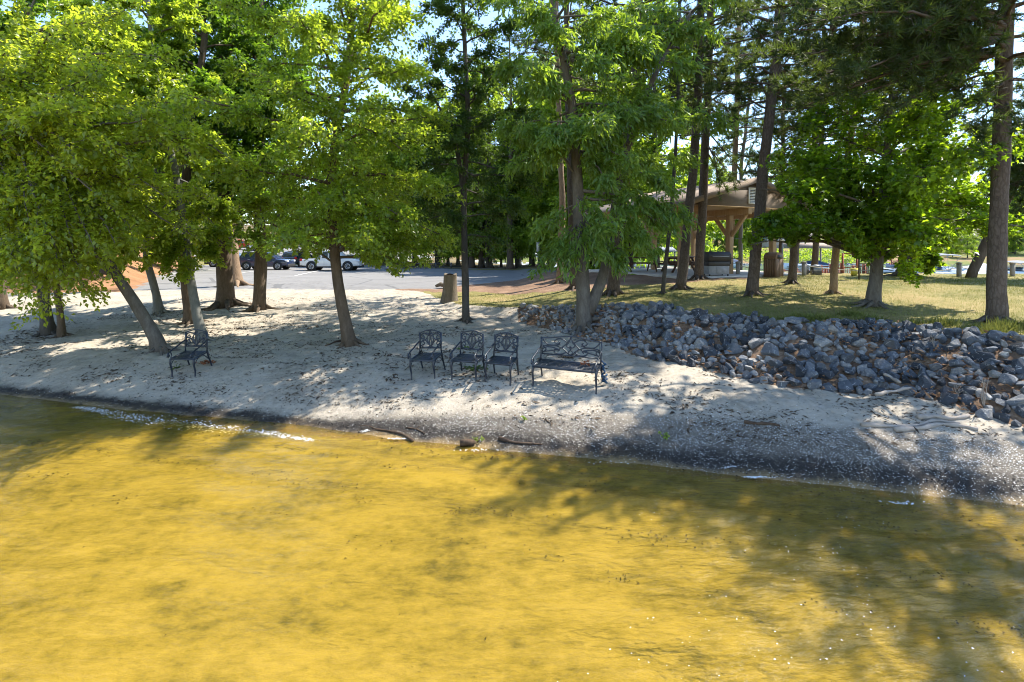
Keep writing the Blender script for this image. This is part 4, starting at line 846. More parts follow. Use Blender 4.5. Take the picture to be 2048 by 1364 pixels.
# a low heap on top of the bank
for i in range(16):
    a, q = r.uniform(0, 6.28), r.uniform(0, .55); cand.append((3.95 + q * math.cos(a) * 1.4, 14.55 + q * math.sin(a), r.uniform(.26, .42), .3))
base_rocks = sorted(cand, key=lambda c: (c[0] / c[1] > 1.02, -c[2] / c[1]))
GR = 'grey rocks of the bank'
def rock_label(x, y, sz, d):
    if x < 2.9: return 'grey rock lying around the forked tree at the thin end of the rock bank'
    if d > .15: return 'grey rock in the small heap topping the rock bank'
    w = bank_w(x)
    if d < -w * .72: return 'grey rock in the lowest row of the bank beside the sand'
    if d > -w * .25: return 'dark rock in the top row of the bank against the grass'
    return 'grey angular rock in the middle of the rock bank slope'
rub = []
for i, (x, y, sz, d) in enumerate(base_rocks):
    if i >= 298: rub.append((x, y, sz)); continue
    o = bpy.data.objects.new('rock', RM[i % 18]); COL.objects.link(o)
    o.location = (x, y, z1(x, y) + sz * (.17 if d < .15 else .3)); o.rotation_euler = (r.normal(0, .45), r.normal(0, .45), r.uniform(0, 6.28)); o.scale = (sz * 1.22, sz * 1.16, sz * 1.15)
    tag(o, rock_label(x, y, sz, d), 'rock', GR)
# smaller stones between them
for _ in range(700):
    x = r.uniform(.2, 16.5); y = r.uniform(5, 20.5); d = float(edge_d(np.array([x]), np.array([y]))[0])
    if -bank_w(x) - .3 < d < .05: rub.append((x, y, r.uniform(.07, .17)))
g = Geo()
for k, (x, y, sz) in enumerate(rub):
    me = RM[k % 18]; V = np.zeros(len(me.vertices) * 3, np.float32); me.vertices.foreach_get('co', V)
    V = V.reshape(-1, 3) * sz * 1.2 @ np.array(Euler((r.normal(0, .4), r.normal(0, .4), r.uniform(0, 6.28))).to_matrix()).T + (x, y, z1(x, y) + sz * .16)
    g.add(V, [tuple(p.vertices) for p in me.polygons])
tag(g.build('rock_rubble', M['rock']), 'small grey stones filling the gaps between the bank rocks', 'rubble', kind='stuff')

# ------------------------------------------------------------------ shells, humus flakes, litter, foam, grass
def scatter(n, fx, fy_, dens, seed):
    r = np.random.default_rng(seed); x = r.uniform(*fx, n); y = r.uniform(*fy_, n)
    k = r.random(n) < dens(x, y); return x[k], y[k], r
M['shell'] = mat_var('shell', (.55, .53, .48), (.86, .85, .82), 40, .5, 0)
M['litter'] = mat_var('litter', (.022, .016, .012), (.13, .085, .05), 20, .95, 0)
M['foam'] = mat_var('foam', (.7, .7, .68), (.85, .85, .84), 30, .5, 0)
def shell_d(x, y):
    s = shore_s(x, y) + .30 * fbm(x * 1.6, y * 1.6, 3, 2); c = .46 + .52 * np.clip((x + 5) / 7, 0, 1); w = .20 + .34 * np.clip((x + 5) / 7, 0, 1)
    return np.clip(1.15 * np.exp(-((s - c) / w) ** 2), 0, 1) * np.clip(.02 + .115 * (x + 5.2), .02, 1) * np.clip(.5 + 1.6 * fbm(x * 3, y * 3, 3, 6), .05, 1.2)
x, y, r = scatter(170000, (-10, 8.6), (5.5, 12.6), shell_d, 31); n = len(x)
g = Geo(); put_leaves(g, 'oval', np.stack([x, y, gz(x, y) + .006], 1), np.stack([r.normal(0, 1, n), r.normal(0, 1, n), r.normal(0, .25, n)], 1), np.stack([r.normal(0, .5, n), r.normal(0, .5, n), np.ones(n)], 1), r.uniform(.010, .025, n), r.random(n))
tag(g.build('shell_scatter', M['shell']), 'band of tiny white shells along the wrack line', 'shells', kind='stuff')
def hum_d(x, y):
    s = shore_s(x, y) + .22 * fbm(x * 2.2, y * 2.2, 3, 2); c = .30 + .004 * x
    return np.clip(np.exp(-((s - c) / .20) ** 2) + .25 * np.exp(-((s - c - .45) / (.35 + .02 * np.clip(x, 0, 9))) ** 2), 0, 1) * np.clip(.45 + 1.8 * fbm(x * 2.6, y * 2.6, 3, 1), .08, 1)
x, y, r = scatter(90000, (-13, 8.6), (5.5, 13.4), hum_d, 32); n = len(x)
g = Geo(); put_leaves(g, 'oval', np.stack([x, y, gz(x, y) + .007], 1), np.stack([r.normal(0, 1, n), r.normal(0, 1, n), r.normal(0, .4, n)], 1), np.stack([r.normal(0, .6, n), r.normal(0, .6, n), np.ones(n)], 1), r.uniform(.015, .05, n), r.random(n))
tag(g.build('humus_scatter', M['humus']), 'black line of plant crumbs left by the waves', 'wrack', kind='stuff')
def lit_d(x, y):
    s = shore_s(x, y); d = edge_d(x, y)
    return (s > .8) * (d < .1) * (y < 27) * np.clip(.22 + 1.5 * fbm(x * .9, y * .9, 4, 3), .04, 1) * np.exp(-np.clip(s - 3.5, 0, 30) * .13)
x, y, r = scatter(130000, (-16, 8), (8, 24), lit_d, 33); n = len(x)
g = Geo(); put_leaves(g, 'lance', np.stack([x, y, gz(x, y) + .008], 1), np.stack([r.normal(0, 1, n), r.normal(0, 1, n), r.normal(0, .15, n)], 1), np.stack([r.normal(0, .4, n), r.normal(0, .4, n), np.ones(n)], 1), r.uniform(.025, .085, n) * r.choice([1, 1, 1.8], n), r.random(n))
tag(g.build('leaf_litter', M['litter']), 'dark leaf and needle bits strewn over the sand', 'litter', kind='stuff')
M['straw_needles'] = mat_var('straw_needles', (.16, .075, .035), (.42, .24, .13), 20, .9, 0)
def bed_d(x, y):
    s = shore_s(x, y) + .35 * fbm(x * .8, y * .8, 3, 3); q = 0
    for c, w_ in ((-.75, .07), (-1.45, .12), (-2.2, .10), (-.3, .08)): q = q + np.exp(-((s - c) / w_) ** 2)
    return np.clip(q, 0, 1) * np.clip(.2 + 1.8 * fbm(x * 1.5, y * 1.5, 3, 7), .0, 1) + .002
x, y, r = scatter(60000, (-9, 7.5), (3.6, 11.5), bed_d, 37); k = shore_s(x, y) < -.1; x, y = x[k], y[k]; n = len(x)
g = Geo(); put_leaves(g, 'oval', np.stack([x, y, gz(x, y) + .008], 1), np.stack([r.normal(0, 1, n), r.normal(0, 1, n), r.normal(0, .2, n)], 1), np.stack([r.normal(0, .5, n), r.normal(0, .5, n), np.ones(n)], 1), r.uniform(.012, .045, n), r.random(n))
tag(g.build('sunken_litter', M['litter']), 'dark plant bits lying in lines on the sandy lake bed', 'litter', kind='stuff')
def str_d(x, y):
    d = edge_d(x, y); return ((d < .1) & (d > -bank_w(x) - .2) & (x > .5)) * np.clip(.3 + 2 * fbm(x * 1.3, y * 1.3, 3, 5), 0, 1)
x, y, r = scatter(30000, (.4, 12.5), (6.2, 20), str_d, 34); n = len(x)
g = Geo(); put_leaves(g, 'lance', np.stack([x, y, gz(x, y) + r.uniform(.01, .09, n)], 1), np.stack([r.normal(0, 1, n), r.normal(0, 1, n), r.normal(0, .35, n)], 1), r.normal(0, 1, (n, 3)) + (0, 0, 1), r.uniform(.06, .17, n), r.random(n))
tag(g.build('needle_litter', M['straw_needles']), 'brown pine needles caught between the bank rocks', 'needles', kind='stuff')
# foam: thin white flecks on the wave line and drifting bubbles
r = np.random.default_rng(35); g = Geo()
L_ = np.array([at(px, py, CAMZ * F / (py - HOR)) for px, py in [(150, 818), (200, 825), (260, 838), (330, 848), (400, 856), (470, 864), (540, 873), (632, 886)]])
u = r.random(1100); t = u * (len(L_) - 1); i = np.minimum(t.astype(int), len(L_) - 2); P = L_[i] + (L_[i + 1] - L_[i]) * (t - i)[:, None]
P += np.stack([r.normal(0, .05, 1100), r.normal(0, .085, 1100) * (.3 + 1.2 * np.sin(u * 3.1)), np.full(1100, 0)], 1)
Q = [np.array([at(px, py, CAMZ * F / (py - HOR))]) + np.stack([r.normal(0, a, k), r.normal(0, a * .16, k), np.zeros(k)], 1) for px, py, a, k in [(790, 882, .1, 40), (730, 868, .07, 30), (1515, 960, .11, 70), (1460, 943, .08, 26), (1810, 1012, .14, 26), (960, 905, .18, 30), (1230, 930, .2, 16)]]
B_ = np.stack([r.uniform(.2, 4.6, 380), r.uniform(3.6, 7.0, 380), np.zeros(380)], 1); B_ = B_[(shore_s(B_[:, 0], B_[:, 1]) < -.3) & (fbm(B_[:, 0], B_[:, 1], 3, 4) > -.05)]
P = np.concatenate([P] + Q + [B_]); n = len(P); P[:, 2] = np.maximum(gz(P[:, 0], P[:, 1]), .03) + .012
put_leaves(g, 'oval', P, np.stack([r.normal(0, 1, n), r.normal(0, .3, n), np.zeros(n)], 1), np.stack([r.normal(0, .15, n), r.normal(0, .15, n), np.ones(n)], 1), np.concatenate([r.uniform(.015, .05, n - len(B_)), r.uniform(.008, .022, len(B_))]), r.random(n))
tag(g.build('foam', M['foam']), 'white foam flecks along the wave edge and drifting bubbles', 'foam', kind='stuff')
# grass blades
M['grass'] = mat_leaf('grass', (.10, .135, .028), (.275, .255, .09), (.30, .30, .06), .35, .6, .2)
def gr_d(x, y):
    d = edge_d(x, y); sy = np.interp(x, [-6, -4, -2, 2.7, 6.6, 10.4, 12.2, 12.6], [26, 26, 26.2, 21.6, 21.4, 22.8, 23.4, 200])
    return (d > -.05) * (y < sy) * np.clip(.75 + .8 * fbm(x * 1.2, y * 1.2, 3, 2), .2, 1) * np.clip(16 / y, .3, 1.2)
x, y, r = scatter(190000, (-3.5, 26), (8.6, 25.5), gr_d, 36); k = x / y < 1.12; x, y = x[k], y[k]; n = len(x)
tint = np.clip(.55 + 1.1 * fbm(x * .5, y * .5, 4, 5) + r.normal(0, .15, n), 0, 1)
g = Geo(); put_leaves(g, 'needle', np.stack([x, y, gz(x, y) - .005], 1), np.stack([r.normal(0, .45, n), r.normal(0, .45, n), np.ones(n)], 1), r.normal(0, 1, (n, 3)), r.uniform(.035, .085, n) * (1 + .5 * (1 - tint)), tint)
# long tufts on the edge of the bank
for px, py, k, hh in [(1880, 652, 240, .26), (2003, 662, 320, .28), (1985, 668, 200, .24), (1960, 660, 160, .2), (1830, 648, 140, .2), (1640, 640, 260, .2), (1600, 636, 220, .18), (1700, 632, 260, .2), (1560, 640, 160, .18), (1740, 640, 160, .2), (2030, 655, 200, .25)]:
    c = hit(px, py); xx = c[0] + r.normal(0, .16, k); yy = c[1] + r.normal(0, .10, k)
    put_leaves(g, 'needle', np.stack([xx, yy, gz(xx, yy) - .01], 1), np.stack([r.normal(0, .5, k), r.normal(0, .5, k), np.ones(k)], 1), r.normal(0, 1, (k, 3)), hh * r.uniform(.5, 1.2, k), np.clip(r.normal(.12, .12, k), 0, 1))
tag(g.build('grass', M['grass']), 'short dry grass blades over the lawn', 'grass', kind='stuff')

# ------------------------------------------------------------------ driftwood, sticks, small plants
M['driftwood'] = mat_bark('driftwood', (.16, .13, .105), (.36, .31, .26), (.52, .46, .40), 9, False, (1, 1, 1), .01)
M['stick'] = mat_bark('stick', (.03, .02, .015), (.09, .06, .04), (.2, .14, .09), 14, False, (1, 1, 1), .006)
GD = 'driftwood below the rock bank'
def lay(pts, r0, r1, name, label, cat, mat='driftwood', lift=.6, group=None, branches=(), n=9):
    P = np.array([hit(a, b) for a, b in pts]); P = curve(P, 4); rr = np.linspace(r0, r1, len(P)); P[:, 2] = gz(P[:, 0], P[:, 1]) + rr * lift
    g = Geo(); g.tube(P, rr * (1 + .25 * np.sin(np.arange(len(P)) * 1.3)), n, True, rough=.12)
    for k, (ex, ey, ez), rb in branches:
        p = P[int(k * (len(P) - 1))]; g.tube(curve([p, p + np.array((ex, ey, ez)) * .5 + (.02, 0, .02), p + (ex, ey, ez)], 4), np.linspace(rb, rb * .4, 9), 6)
    return tag(g.build(name, M[mat], smooth=True), label, cat, group)
lay([(1790, 864), (1840, 860), (1880, 852), (1920, 855), (1955, 862)], .042, .03, 'driftwood_log', 'longest pale curved driftwood piece on the shells, nearest the water', 'driftwood', group=GD)
lay([(1722, 853), (1775, 855), (1830, 854), (1870, 844), (1920, 850)], .035, .022, 'driftwood_log', 'pale driftwood branch lying just behind the longest piece', 'driftwood', group=GD)
lay([(1835, 838), (1870, 836), (1905, 841), (1938, 833)], .045, .028, 'driftwood_log', 'knotty driftwood branch with a raised end against the rocks', 'driftwood', group=GD, branches=[(.2, (-.12, .05, .07), .03)])
lay([(1488, 846), (1515, 850), (1540, 849), (1560, 854)], .03, .018, 'driftwood_log', 'short dark half buried branch on the shell band', 'driftwood', mat='stick', group=GD)
lay([(1752, 812), (1790, 803), (1822, 792)], .03, .022, 'dead_branch', 'pale stick resting across the lowest rocks', 'stick', lift=7)
lay([(1768, 772), (1785, 783), (1800, 794)], .025, .03, 'dead_branch', 'short grey branch wedged between rocks above the pale stick', 'stick', lift=9)
lay([(745, 858), (775, 864), (805, 872), (826, 886)], .012, .024, 'dead_branch', 'thin forked dark branch on the wet sand left of the wood chunk', 'stick', 'stick', 1.2, branches=[(.15, (-.35, .1, .03), .009), (.5, (-.5, .06, .02), .008)])
lay([(812, 857), (832, 860), (850, 870)], .012, .008, 'dead_branch', 'short crooked twig behind the thin forked branch', 'stick', 'stick', 1.5, branches=[(.5, (.08, .05, .04), .006)])
lay([(998, 880), (1030, 888), (1085, 890)], .03, .012, 'dead_branch', 'dark wet branch along the black wrack line', 'stick', 'stick', 1)
lay([(650, 692), (668, 686), (686, 681)], .016, .035, 'tree_root', 'dark root running over the sand from the hollow based tree', 'root', 'stick', .5)
c = hit(934, 893); g = Geo(); g.tube([c + (-.12, 0, .05), c + (0, .01, .06), c + (.13, .01, .05)], [.055, .06, .05], 7, rough=.3); tag(g.build('wood_chunk', M['stick']), 'small dark wood chunk stranded at the edge of the water', 'wood chunk')
def sprig(px, py, n, hgt, size, label, mat='leaf_shrub', seed=1):
    r = np.random.default_rng(seed); c = hit(px, py); root = thing('small_plant', label, 'plant', c); g = Geo(); s = Geo(); ends = []
    for i in range(n):
        e = c + (r.normal(0, hgt * .35), r.normal(0, hgt * .3), hgt * r.uniform(.5, 1)); s.tube([c, (c + e) / 2 + (0, 0, .02), e], .003, 4); ends.append(e)
    E = np.repeat(np.array(ends), 7, 0) + r.normal(0, hgt * .14, (n * 7, 3)); k = len(E); E[:, 2] = np.maximum(E[:, 2], c[2] + .01)
    put_leaves(g, 'oval', E, r.normal(0, 1, (k, 3)), r.normal(0, .5, (k, 3)) + (0, 0, 1), size * r.uniform(.6, 1.2, k), r.random(k))
    s.build('stem', M['stick'], root, c); g.build('leaves', M[mat], root, c)
sprig(1333, 880, 7, .10, .05, 'tiny green weed growing on the black wrack line', seed=2)
sprig(955, 886, 5, .08, .045, 'tiny green sprig beside the stranded wood chunk', seed=3)
sprig(1048, 843, 4, .07, .04, 'tiny green seedling in the shell band below the chairs', seed=4)
def dry_weed(px, py, hgt, n, label, seed):
    r = np.random.default_rng(seed); c = hit(px, py); g = Geo()
    for i in range(n):
        e = c + (r.normal(0, .10), r.normal(0, .08), hgt * r.uniform(.5, 1.0)); m_ = (c + e) / 2 + r.normal(0, .02, 3); g.tube(curve([c - (0, 0, .05), m_, e], 4), np.linspace(.007, .003, 9), 5)
        for k in range(3): f = c + (e - c) * r.uniform(.4, .9); g.tube([f, f + (r.normal(0, .07), r.normal(0, .05), r.uniform(.03, .12))], [.003, .002], 4)
    tag(g.build('dry_weed', M['driftwood'], smooth=True), label, 'plant')
dry_weed(1968, 812, .62, 5, 'tall bare dead weed stem standing among the rocks at the right', 5)
dry_weed(1915, 800, .32, 4, 'low bare dead weed left of the tall dead stem', 6)
dry_weed(1870, 700, .4, 3, 'bare dead twig sticking up from the upper rocks', 7)
for i, (px, py, k, rr, lb) in enumerate([(950, 741, 80, .12, 'dark green needle clump under the middle chairs'), (935, 699, 45, .13, 'brown green needle clump behind the middle chair backs'), (480, 658, 26, .14, 'small black leaf heap on the shaded sand left of the hollow tree'), (770, 712, 40, .2, 'brown twig litter patch left of the chairs'), (790, 760, 36, .14, 'brown leaf patch in front of the left chairs'), (1135, 716, 40, .07, 'small leaf patch beneath the bench'), (412, 727, 50, .09, 'orange brown leaves at the rear leg of the lone chair'), (352, 738, 26, .06, 'dark green leaves under the lone chair')]):
    c = hit(px, py); r = np.random.default_rng(50 + i); g = Geo(); P = c + r.normal(0, rr, (k, 3)) * (1, .5, .1); P[:, 2] = gz(P[:, 0], P[:, 1]) + r.uniform(.01, .04, k)
    put_leaves(g, 'oval', P, r.normal(0, 1, (k, 3)) * (1, 1, .3), r.normal(0, .5, (k, 3)) + (0, 0, 1), r.uniform(.04, .11, k), r.random(k))
    tag(g.build('leaf_heap', M['leaf_dry' if 'orange' in lb else ('leaf_cypress' if 'green' in lb else 'litter')]), lb, 'leaf heap')
# ------------------------------------------------------------------ vehicles
def paint(name, c, rough=.25):
    m, nt, out = newmat(name); f = noise(nt, 1.5, 4, .6)
    col = mixc(nt, math_(nt, 'MULTIPLY', f, .25), c, tuple(.6 * x + .02 for x in c)); p = prin(nt, out, col, rough, None, 0, .5); p.inputs['Coat Weight'].default_value = .6; return m
M['p_white'] = paint('paint_white', (.72, .73, .74)); M['p_navy'] = paint('paint_navy', (.018, .028, .075)); M['p_red'] = paint('paint_red', (.50, .03, .015)); M['p_dark'] = paint('paint_dark', (.03, .035, .045))
M['glass'] = mat_var('car_glass', (.02, .03, .04), (.05, .07, .09), 2, .06, 0, spec=.8)
M['tyre'] = mat_var('tyre', (.015, .015, .015), (.03, .03, .03), 10, .85, .3); M['rim'] = mat_var('rim', (.45, .45, .46), (.62, .62, .63), 8, .3, 0, metal=.8)
M['trim'] = mat_var('trim', (.02, .02, .022), (.04, .04, .04), 9, .6, .2); M['lamp_red'] = mat_var('lamp_red', (.35, .01, .01), (.55, .02, .02), 9, .2, 0); M['lamp_clear'] = mat_var('lamp_clear', (.55, .57, .6), (.8, .8, .82), 9, .15, 0)
def slab(g, poly, w, inset=.06, top=None):
    """side profile given width with softened long edges"""
    P = np.array(poly); c = P.mean(0); n = len(P); V = []
    Q = c + (P - c) * (1 - inset / np.maximum(.35, np.abs(P - c).max(0)))
    for pts, y in ((Q, -w / 2), (P, -w / 2 + .07), (P, w / 2 - .07), (Q, w / 2)):
        for a, b in pts:
            yy = y * (1 - (0 if top is None else max(0, b - top[0]) * top[1])); V.append((a, yy, b))
    Fc = [list(range(n)), list(range(4 * n - 1, 3 * n - 1, -1))]
    for k in range(3):
        for i in range(n): Fc.append((k * n + i, k * n + n + i, k * n + n + (i + 1) % n, k * n + (i + 1) % n))
    g.add(V, Fc)
def wheel(root, x, y, rad, w=.24):
    s = -1 if y < 0 else 1
    g = Geo(); g.lathe([(rad * .62, -w / 2), (rad * .94, -w / 2), (rad, -w / 2 + .03), (rad, w / 2 - .03), (rad * .94, w / 2), (rad * .62, w / 2)], (x, y, rad), 22, 'Y'); t = g.build('wheel', M['tyre'], root, smooth=False)
    g = Geo(); yo = y + s * (w / 2 - .02); g.lathe([(rad * .64, -.03), (rad * .64, .03), (rad * .55, .035), (rad * .5, .01), (.02, .015)] if s > 0 else [(.02, -.015), (rad * .5, -.01), (rad * .55, -.035), (rad * .64, -.03), (rad * .64, .03)], (x, yo, rad), 20, 'Y')
    for a in range(6):
        ca, sa = math.cos(a * math.pi / 3 + .3), math.sin(a * math.pi / 3 + .3); g.bar((x + ca * .05, yo + s * .02, rad + sa * .05), (x + ca * rad * .58, yo + s * .025, rad + sa * rad * .58), .05, .05)
    g.build('rim', M['rim'], t)
def car(name, label, cat, loc, rz, body, L, W, lower, cabin, windows, wheels, rad, group, bed=None, pillars=()):
    root = thing(name, label, cat, loc, rz, group)
    g = Geo(); slab(g, lower, W, .05); slab(g, cabin, W - .10, .05, (1.05, .16)); g.build('body', body, root, bevel=.02)
    g = Geo()
    for poly in windows:
        for s in (-1, 1):
            V = [(a, s * ((W - .10) / 2 * (1 - max(0, b - 1.05) * .16) + .006), b) for a, b in poly]; g.add(V, [tuple(range(len(V))) if s < 0 else tuple(range(len(V)))[::-1]])
    # windscreen and rear screen
    (xa, za), (xb, zb) = windows[0][0], windows[0][1]
    g.build('window', M['glass'], root)
    for x, rr in wheels:
        for s in (-1, 1):
            g = Geo(); g.lathe([(rad * 1.22, -.02), (rad * 1.22, .02), (.02, .021)] if s > 0 else [(.02, -.021), (rad * 1.22, -.02), (rad * 1.22, .02)], (x, s * (W / 2 - .012), rad * 1.05), 22, 'Y'); g.build('wheel_arch', M['trim'], root)
            wheel(root, x, s * (W / 2 - .075), rad)
    g = Geo(); g.box((L / 2 - .10, 0, .42), (.22, W * .92, .26)); g.box((-L / 2 + .10, 0, .45), (.22, W * .92, .24)); g.box((0, 0, .36), (L * .62, W * 1.0, .12)); g.build('bumper_trim', M['trim'], root, bevel=.03)
    for s in (-1, 1):
        g = Geo(); g.box((L / 2 - .17, s * (W / 2 - .17), .84), (.30, .34, .18)); g.build('headlight', M['lamp_clear'], root, bevel=.03)
        g = Geo(); g.box((-L / 2 + .12, s * (W / 2 - .12), .98), (.22, .26, .22)); g.build('tail_light', M['lamp_red'], root, bevel=.03)
        g = Geo(); g.box((pillars[0], s * (W / 2 + .06), 1.12), (.12, .2, .14)); g.build('mirror', body, root, bevel=.03)
        g = Geo()
        for x in pillars[1:]: g.box((x, s * (W / 2 + .004), .98), (.16, .02, .03))
        g.build('door_handle', M['rim'], root)
        g = Geo()
        for x in pillars[1:]: g.box((x + .14, s * (W / 2 - .001), .78), (.012, .01, .62))
        g.build('door_gap', M['trim'], root)
    return root
GV_ = 'vehicles in the parking lot'
truck_low = [(-2.70, .50), (-2.72, 1.08), (-1.0, 1.10), (.2, 1.10), (1.30, 1.12), (2.35, 1.06), (2.66, .90), (2.72, .45), (1.5, .36), (-1.5, .36)]
truck_cab = [(-.92, 1.06), (-.80, 1.80), (-.55, 1.86), (.42, 1.86), (.62, 1.80), (1.42, 1.10)]
truck_win = [[(-.70, 1.16), (-.62, 1.72), (-.16, 1.75), (-.16, 1.16)], [(-.08, 1.16), (-.08, 1.75), (.46, 1.75), (.60, 1.66), (1.12, 1.16)]]
Yt = 48.6; xt = (665 - 1024) / F * Yt
t = car('pickup_truck', 'white pickup truck parked sideways in the lot behind the hollow based tree', 'pickup truck', (xt, Yt, z1(xt, Yt)), R(2), M['p_white'], 5.4, 1.9, truck_low, truck_cab, truck_win, [(-1.62, 1), (1.66, 1)], .40, GV_, pillars=(1.0, -.05, -.62))
g = Geo(); g.box((-1.82, 0, 1.10), (1.62, 1.5, .03)); g.build('truck_bed', M['trim'], t)
suv_low = [(-2.36, .48), (-2.42, .95), (-2.30, 1.08), (-1.0, 1.10), (.9, 1.06), (2.0, .98), (2.36, .82), (2.42, .42), (1.3, .34), (-1.3, .34)]
suv_cab = [(-2.28, 1.04), (-1.98, 1.58), (-1.70, 1.70), (-.2, 1.74), (.45, 1.66), (1.32, 1.04)]
suv_win = [[(-2.0, 1.14), (-1.80, 1.52), (-1.22, 1.60), (-1.22, 1.13)], [(-1.14, 1.13), (-1.14, 1.61), (-.22, 1.64), (-.22, 1.12)], [(-.14, 1.12), (-.14, 1.64), (.36, 1.58), (1.02, 1.10)]]
Ys_ = 50.2; xs_ = (533 - 1024) / F * Ys_
car('suv', 'dark blue sport utility car parked left of the white pickup', 'car', (xs_, Ys_, z1(xs_, Ys_)), R(1), M['p_navy'], 4.85, 1.9, suv_low, suv_cab, suv_win, [(-1.45, 1), (1.47, 1)], .37, GV_, pillars=(.72, -.25, -1.25))
def far_car(label, px, Y, rz, p):
    x = (px - 1024) / F * Y
    car('parked_car', label, 'car', (x, Y, z1(x, Y)), rz, M[p], 4.85, 1.9, suv_low, suv_cab, suv_win, [(-1.45, 1), (1.47, 1)], .37, GV_, pillars=(.72, -.25, -1.25))
far_car('dark grey car mostly hidden behind the thickest oak trunk', 462, 57.5, R(4), 'p_dark')
far_car('black car parked behind the gap between the blue car and the pickup', 600, 59, R(82), 'p_dark')
far_car('red car on the upper parking row seen left of an oak trunk', 482, 90, R(12), 'p_red')
far_car('white car on the upper parking row right of the oak trunk', 532, 88, R(178), 'p_white')
# painted stripes
M['line'] = mat_var('line_paint', (.55, .54, .50), (.75, .74, .70), 8, .8, .1)
for px, lb in ((455, 'faded white bay line in front of the hidden grey car'), (590, 'white bay line between the blue car and the pickup'), (330, 'faded white bay line left of the trees')):
    Yn = 33; xn = (px + 16 - 1024) / F * 42.5 
    n = 24; yy = np.linspace(39, 49.5, n); xx = np.interp(yy, [39, 49.5], [xn + .8, xn - .9])
    V = np.concatenate([np.stack([xx - .06, yy, gz(xx, yy) + .018], 1), np.stack([xx + .06, yy, gz(xx, yy) + .018], 1)])
    g = Geo(); g.add(V, [(i, i + n, i + n + 1, i + 1) for i in range(n - 1)]); tag(g.build('bay_line', M['line']), lb, kind='structure')

# ------------------------------------------------------------------ pavilion
M['roof'] = mat_var('shingle', (.16, .12, .09), (.30, .23, .175), 5, .9, .6, 25, .02)
M['siding'] = mat_var('siding', (.135, .10, .070), (.185, .14, .10), 3, .8, .1); M['fascia'] = mat_var('fascia', (.16, .115, .08), (.23, .17, .12), 3, .8, .1)
M['timber'] = mat_var('timber', (.27, .165, .085), (.43, .29, .155), 3.5, .7, .3, 18, .006, stretch=(4, 4, .6)); M['ceiling'] = mat_var('ceiling_boards', (.38, .25, .13), (.52, .36, .20), 3, .7, .2)
M['concrete'] = mat_var('concrete', (.34, .32, .29), (.50, .48, .44), 3, .9, .3); M['white'] = mat_var('white_paint', (.70, .70, .68), (.82, .82, .80), 6, .6, .1)
M['black'] = mat_var('black_steel', (.012, .012, .013), (.035, .033, .032), 8, .5, .3, 40, .004); M['greysteel'] = mat_var('grey_steel', (.16, .17, .18), (.30, .31, .33), 6, .45, .2)
ang = R(26); PO = np.array((10.7, 25.2, 0.)); e1 = np.array((math.cos(ang), math.sin(ang), 0)); e2 = np.array((-math.sin(ang), math.cos(ang), 0))
ZF = 2.12; pav = thing('pavilion', 'brown gabled picnic pavilion with timber posts on a concrete slab', 'pavilion', (PO[0], PO[1], ZF), ang)
# local axes: x along the gable front, y along the ridge, z from the slab top
g = Geo(); g.box((0, 3.0, -.14), (7.4, 8.4, .28)); g.build('slab', M['concrete'], pav, bevel=.02)
for i, (px_, py_) in enumerate([(-3.1, .2), (0, .2), (3.1, .2), (-3.1, 5.6), (0, 5.6), (3.1, 5.6)]):
    g = Geo(); g.box((px_, py_, 1.42), (.26, .26, 2.84)); po = g.build('post', M['timber'], pav, bevel=.012)
    g = Geo()
    for s in (-1, 1): g.bar((px_, py_ + s * .12, 1.85), (px_, py_ + s * .95, 2.84), .16, .16)
    g.build('brace', M['timber'], po, bevel=.01)
for x in (-3.1, 0, 3.1):
    g = Geo(); g.box((x, 2.6, 2.99), (.24, 7.2, .30)); g.build('beam', M['timber'], pav, bevel=.01)
g = Geo()
for i in range(20): g.box((0, -.95 + i * .352 + .1, 3.155), (8.6, .345, .03))
g.build('ceiling', M['ceiling'], pav)
W2, ap, zb_, gy = 4.55, 1.16, 3.17, -1.05
for yy in (gy, 6.2):
    g = Geo(); g.prism([(-W2 + .35, zb_), (W2 - .35, zb_), (0, zb_ + ap - .02)], yy, yy + .1)
    g.build('gable', M['siding'], pav)
g = Geo()
for s in (-1, 1):
    V = [(s * (W2 + .1), -1.4, zb_ - .10), (0, -1.4, zb_ + ap + .08), (0, 6.6, zb_ + ap + .08), (s * (W2 + .1), 6.6, zb_ - .10)]; V2 = [(a, b, c + .10) for a, b, c in V]
    g.add(V + V2, [(0, 1, 2, 3), (7, 6, 5, 4), (0, 4, 5, 1), (1, 5, 6, 2), (2, 6, 7, 3), (3, 7, 4, 0)])
g.build('roof', M['roof'], pav)
for s in (-1, 1):
    g = Geo(); g.bar((s * (W2 + .1), -1.43, zb_ - .1), (0, -1.43, zb_ + ap + .08), .05, .24); g.build('fascia_board', M['fascia'], pav)
g = Geo(); v0 = (.0, gy - .06, zb_ + .52)
for dx in (-.23, .23): g.box((dx, gy - .06, v0[2]), (.05, .06, .74))
for dz in (-.35, .35): g.box((0, gy - .06, v0[2] + dz), (.5, .06, .05))
vt = g.build('vent', M['white'], pav); g = Geo()
for i in range(9): g.bar((-.21, gy - .05, v0[2] - .29 + i * .072), (.21, gy - .05, v0[2] - .29 + i * .072), .05, .035)
g.build('louvre', M['white'], vt); g = Geo(); g.box((0, gy - .035, v0[2]), (.42, .01, .66)); g.build('vent_back', M['black'], vt)
def pv(x, y, z): return PO + e1 * x + e2 * y + (0, 0, ZF + z)
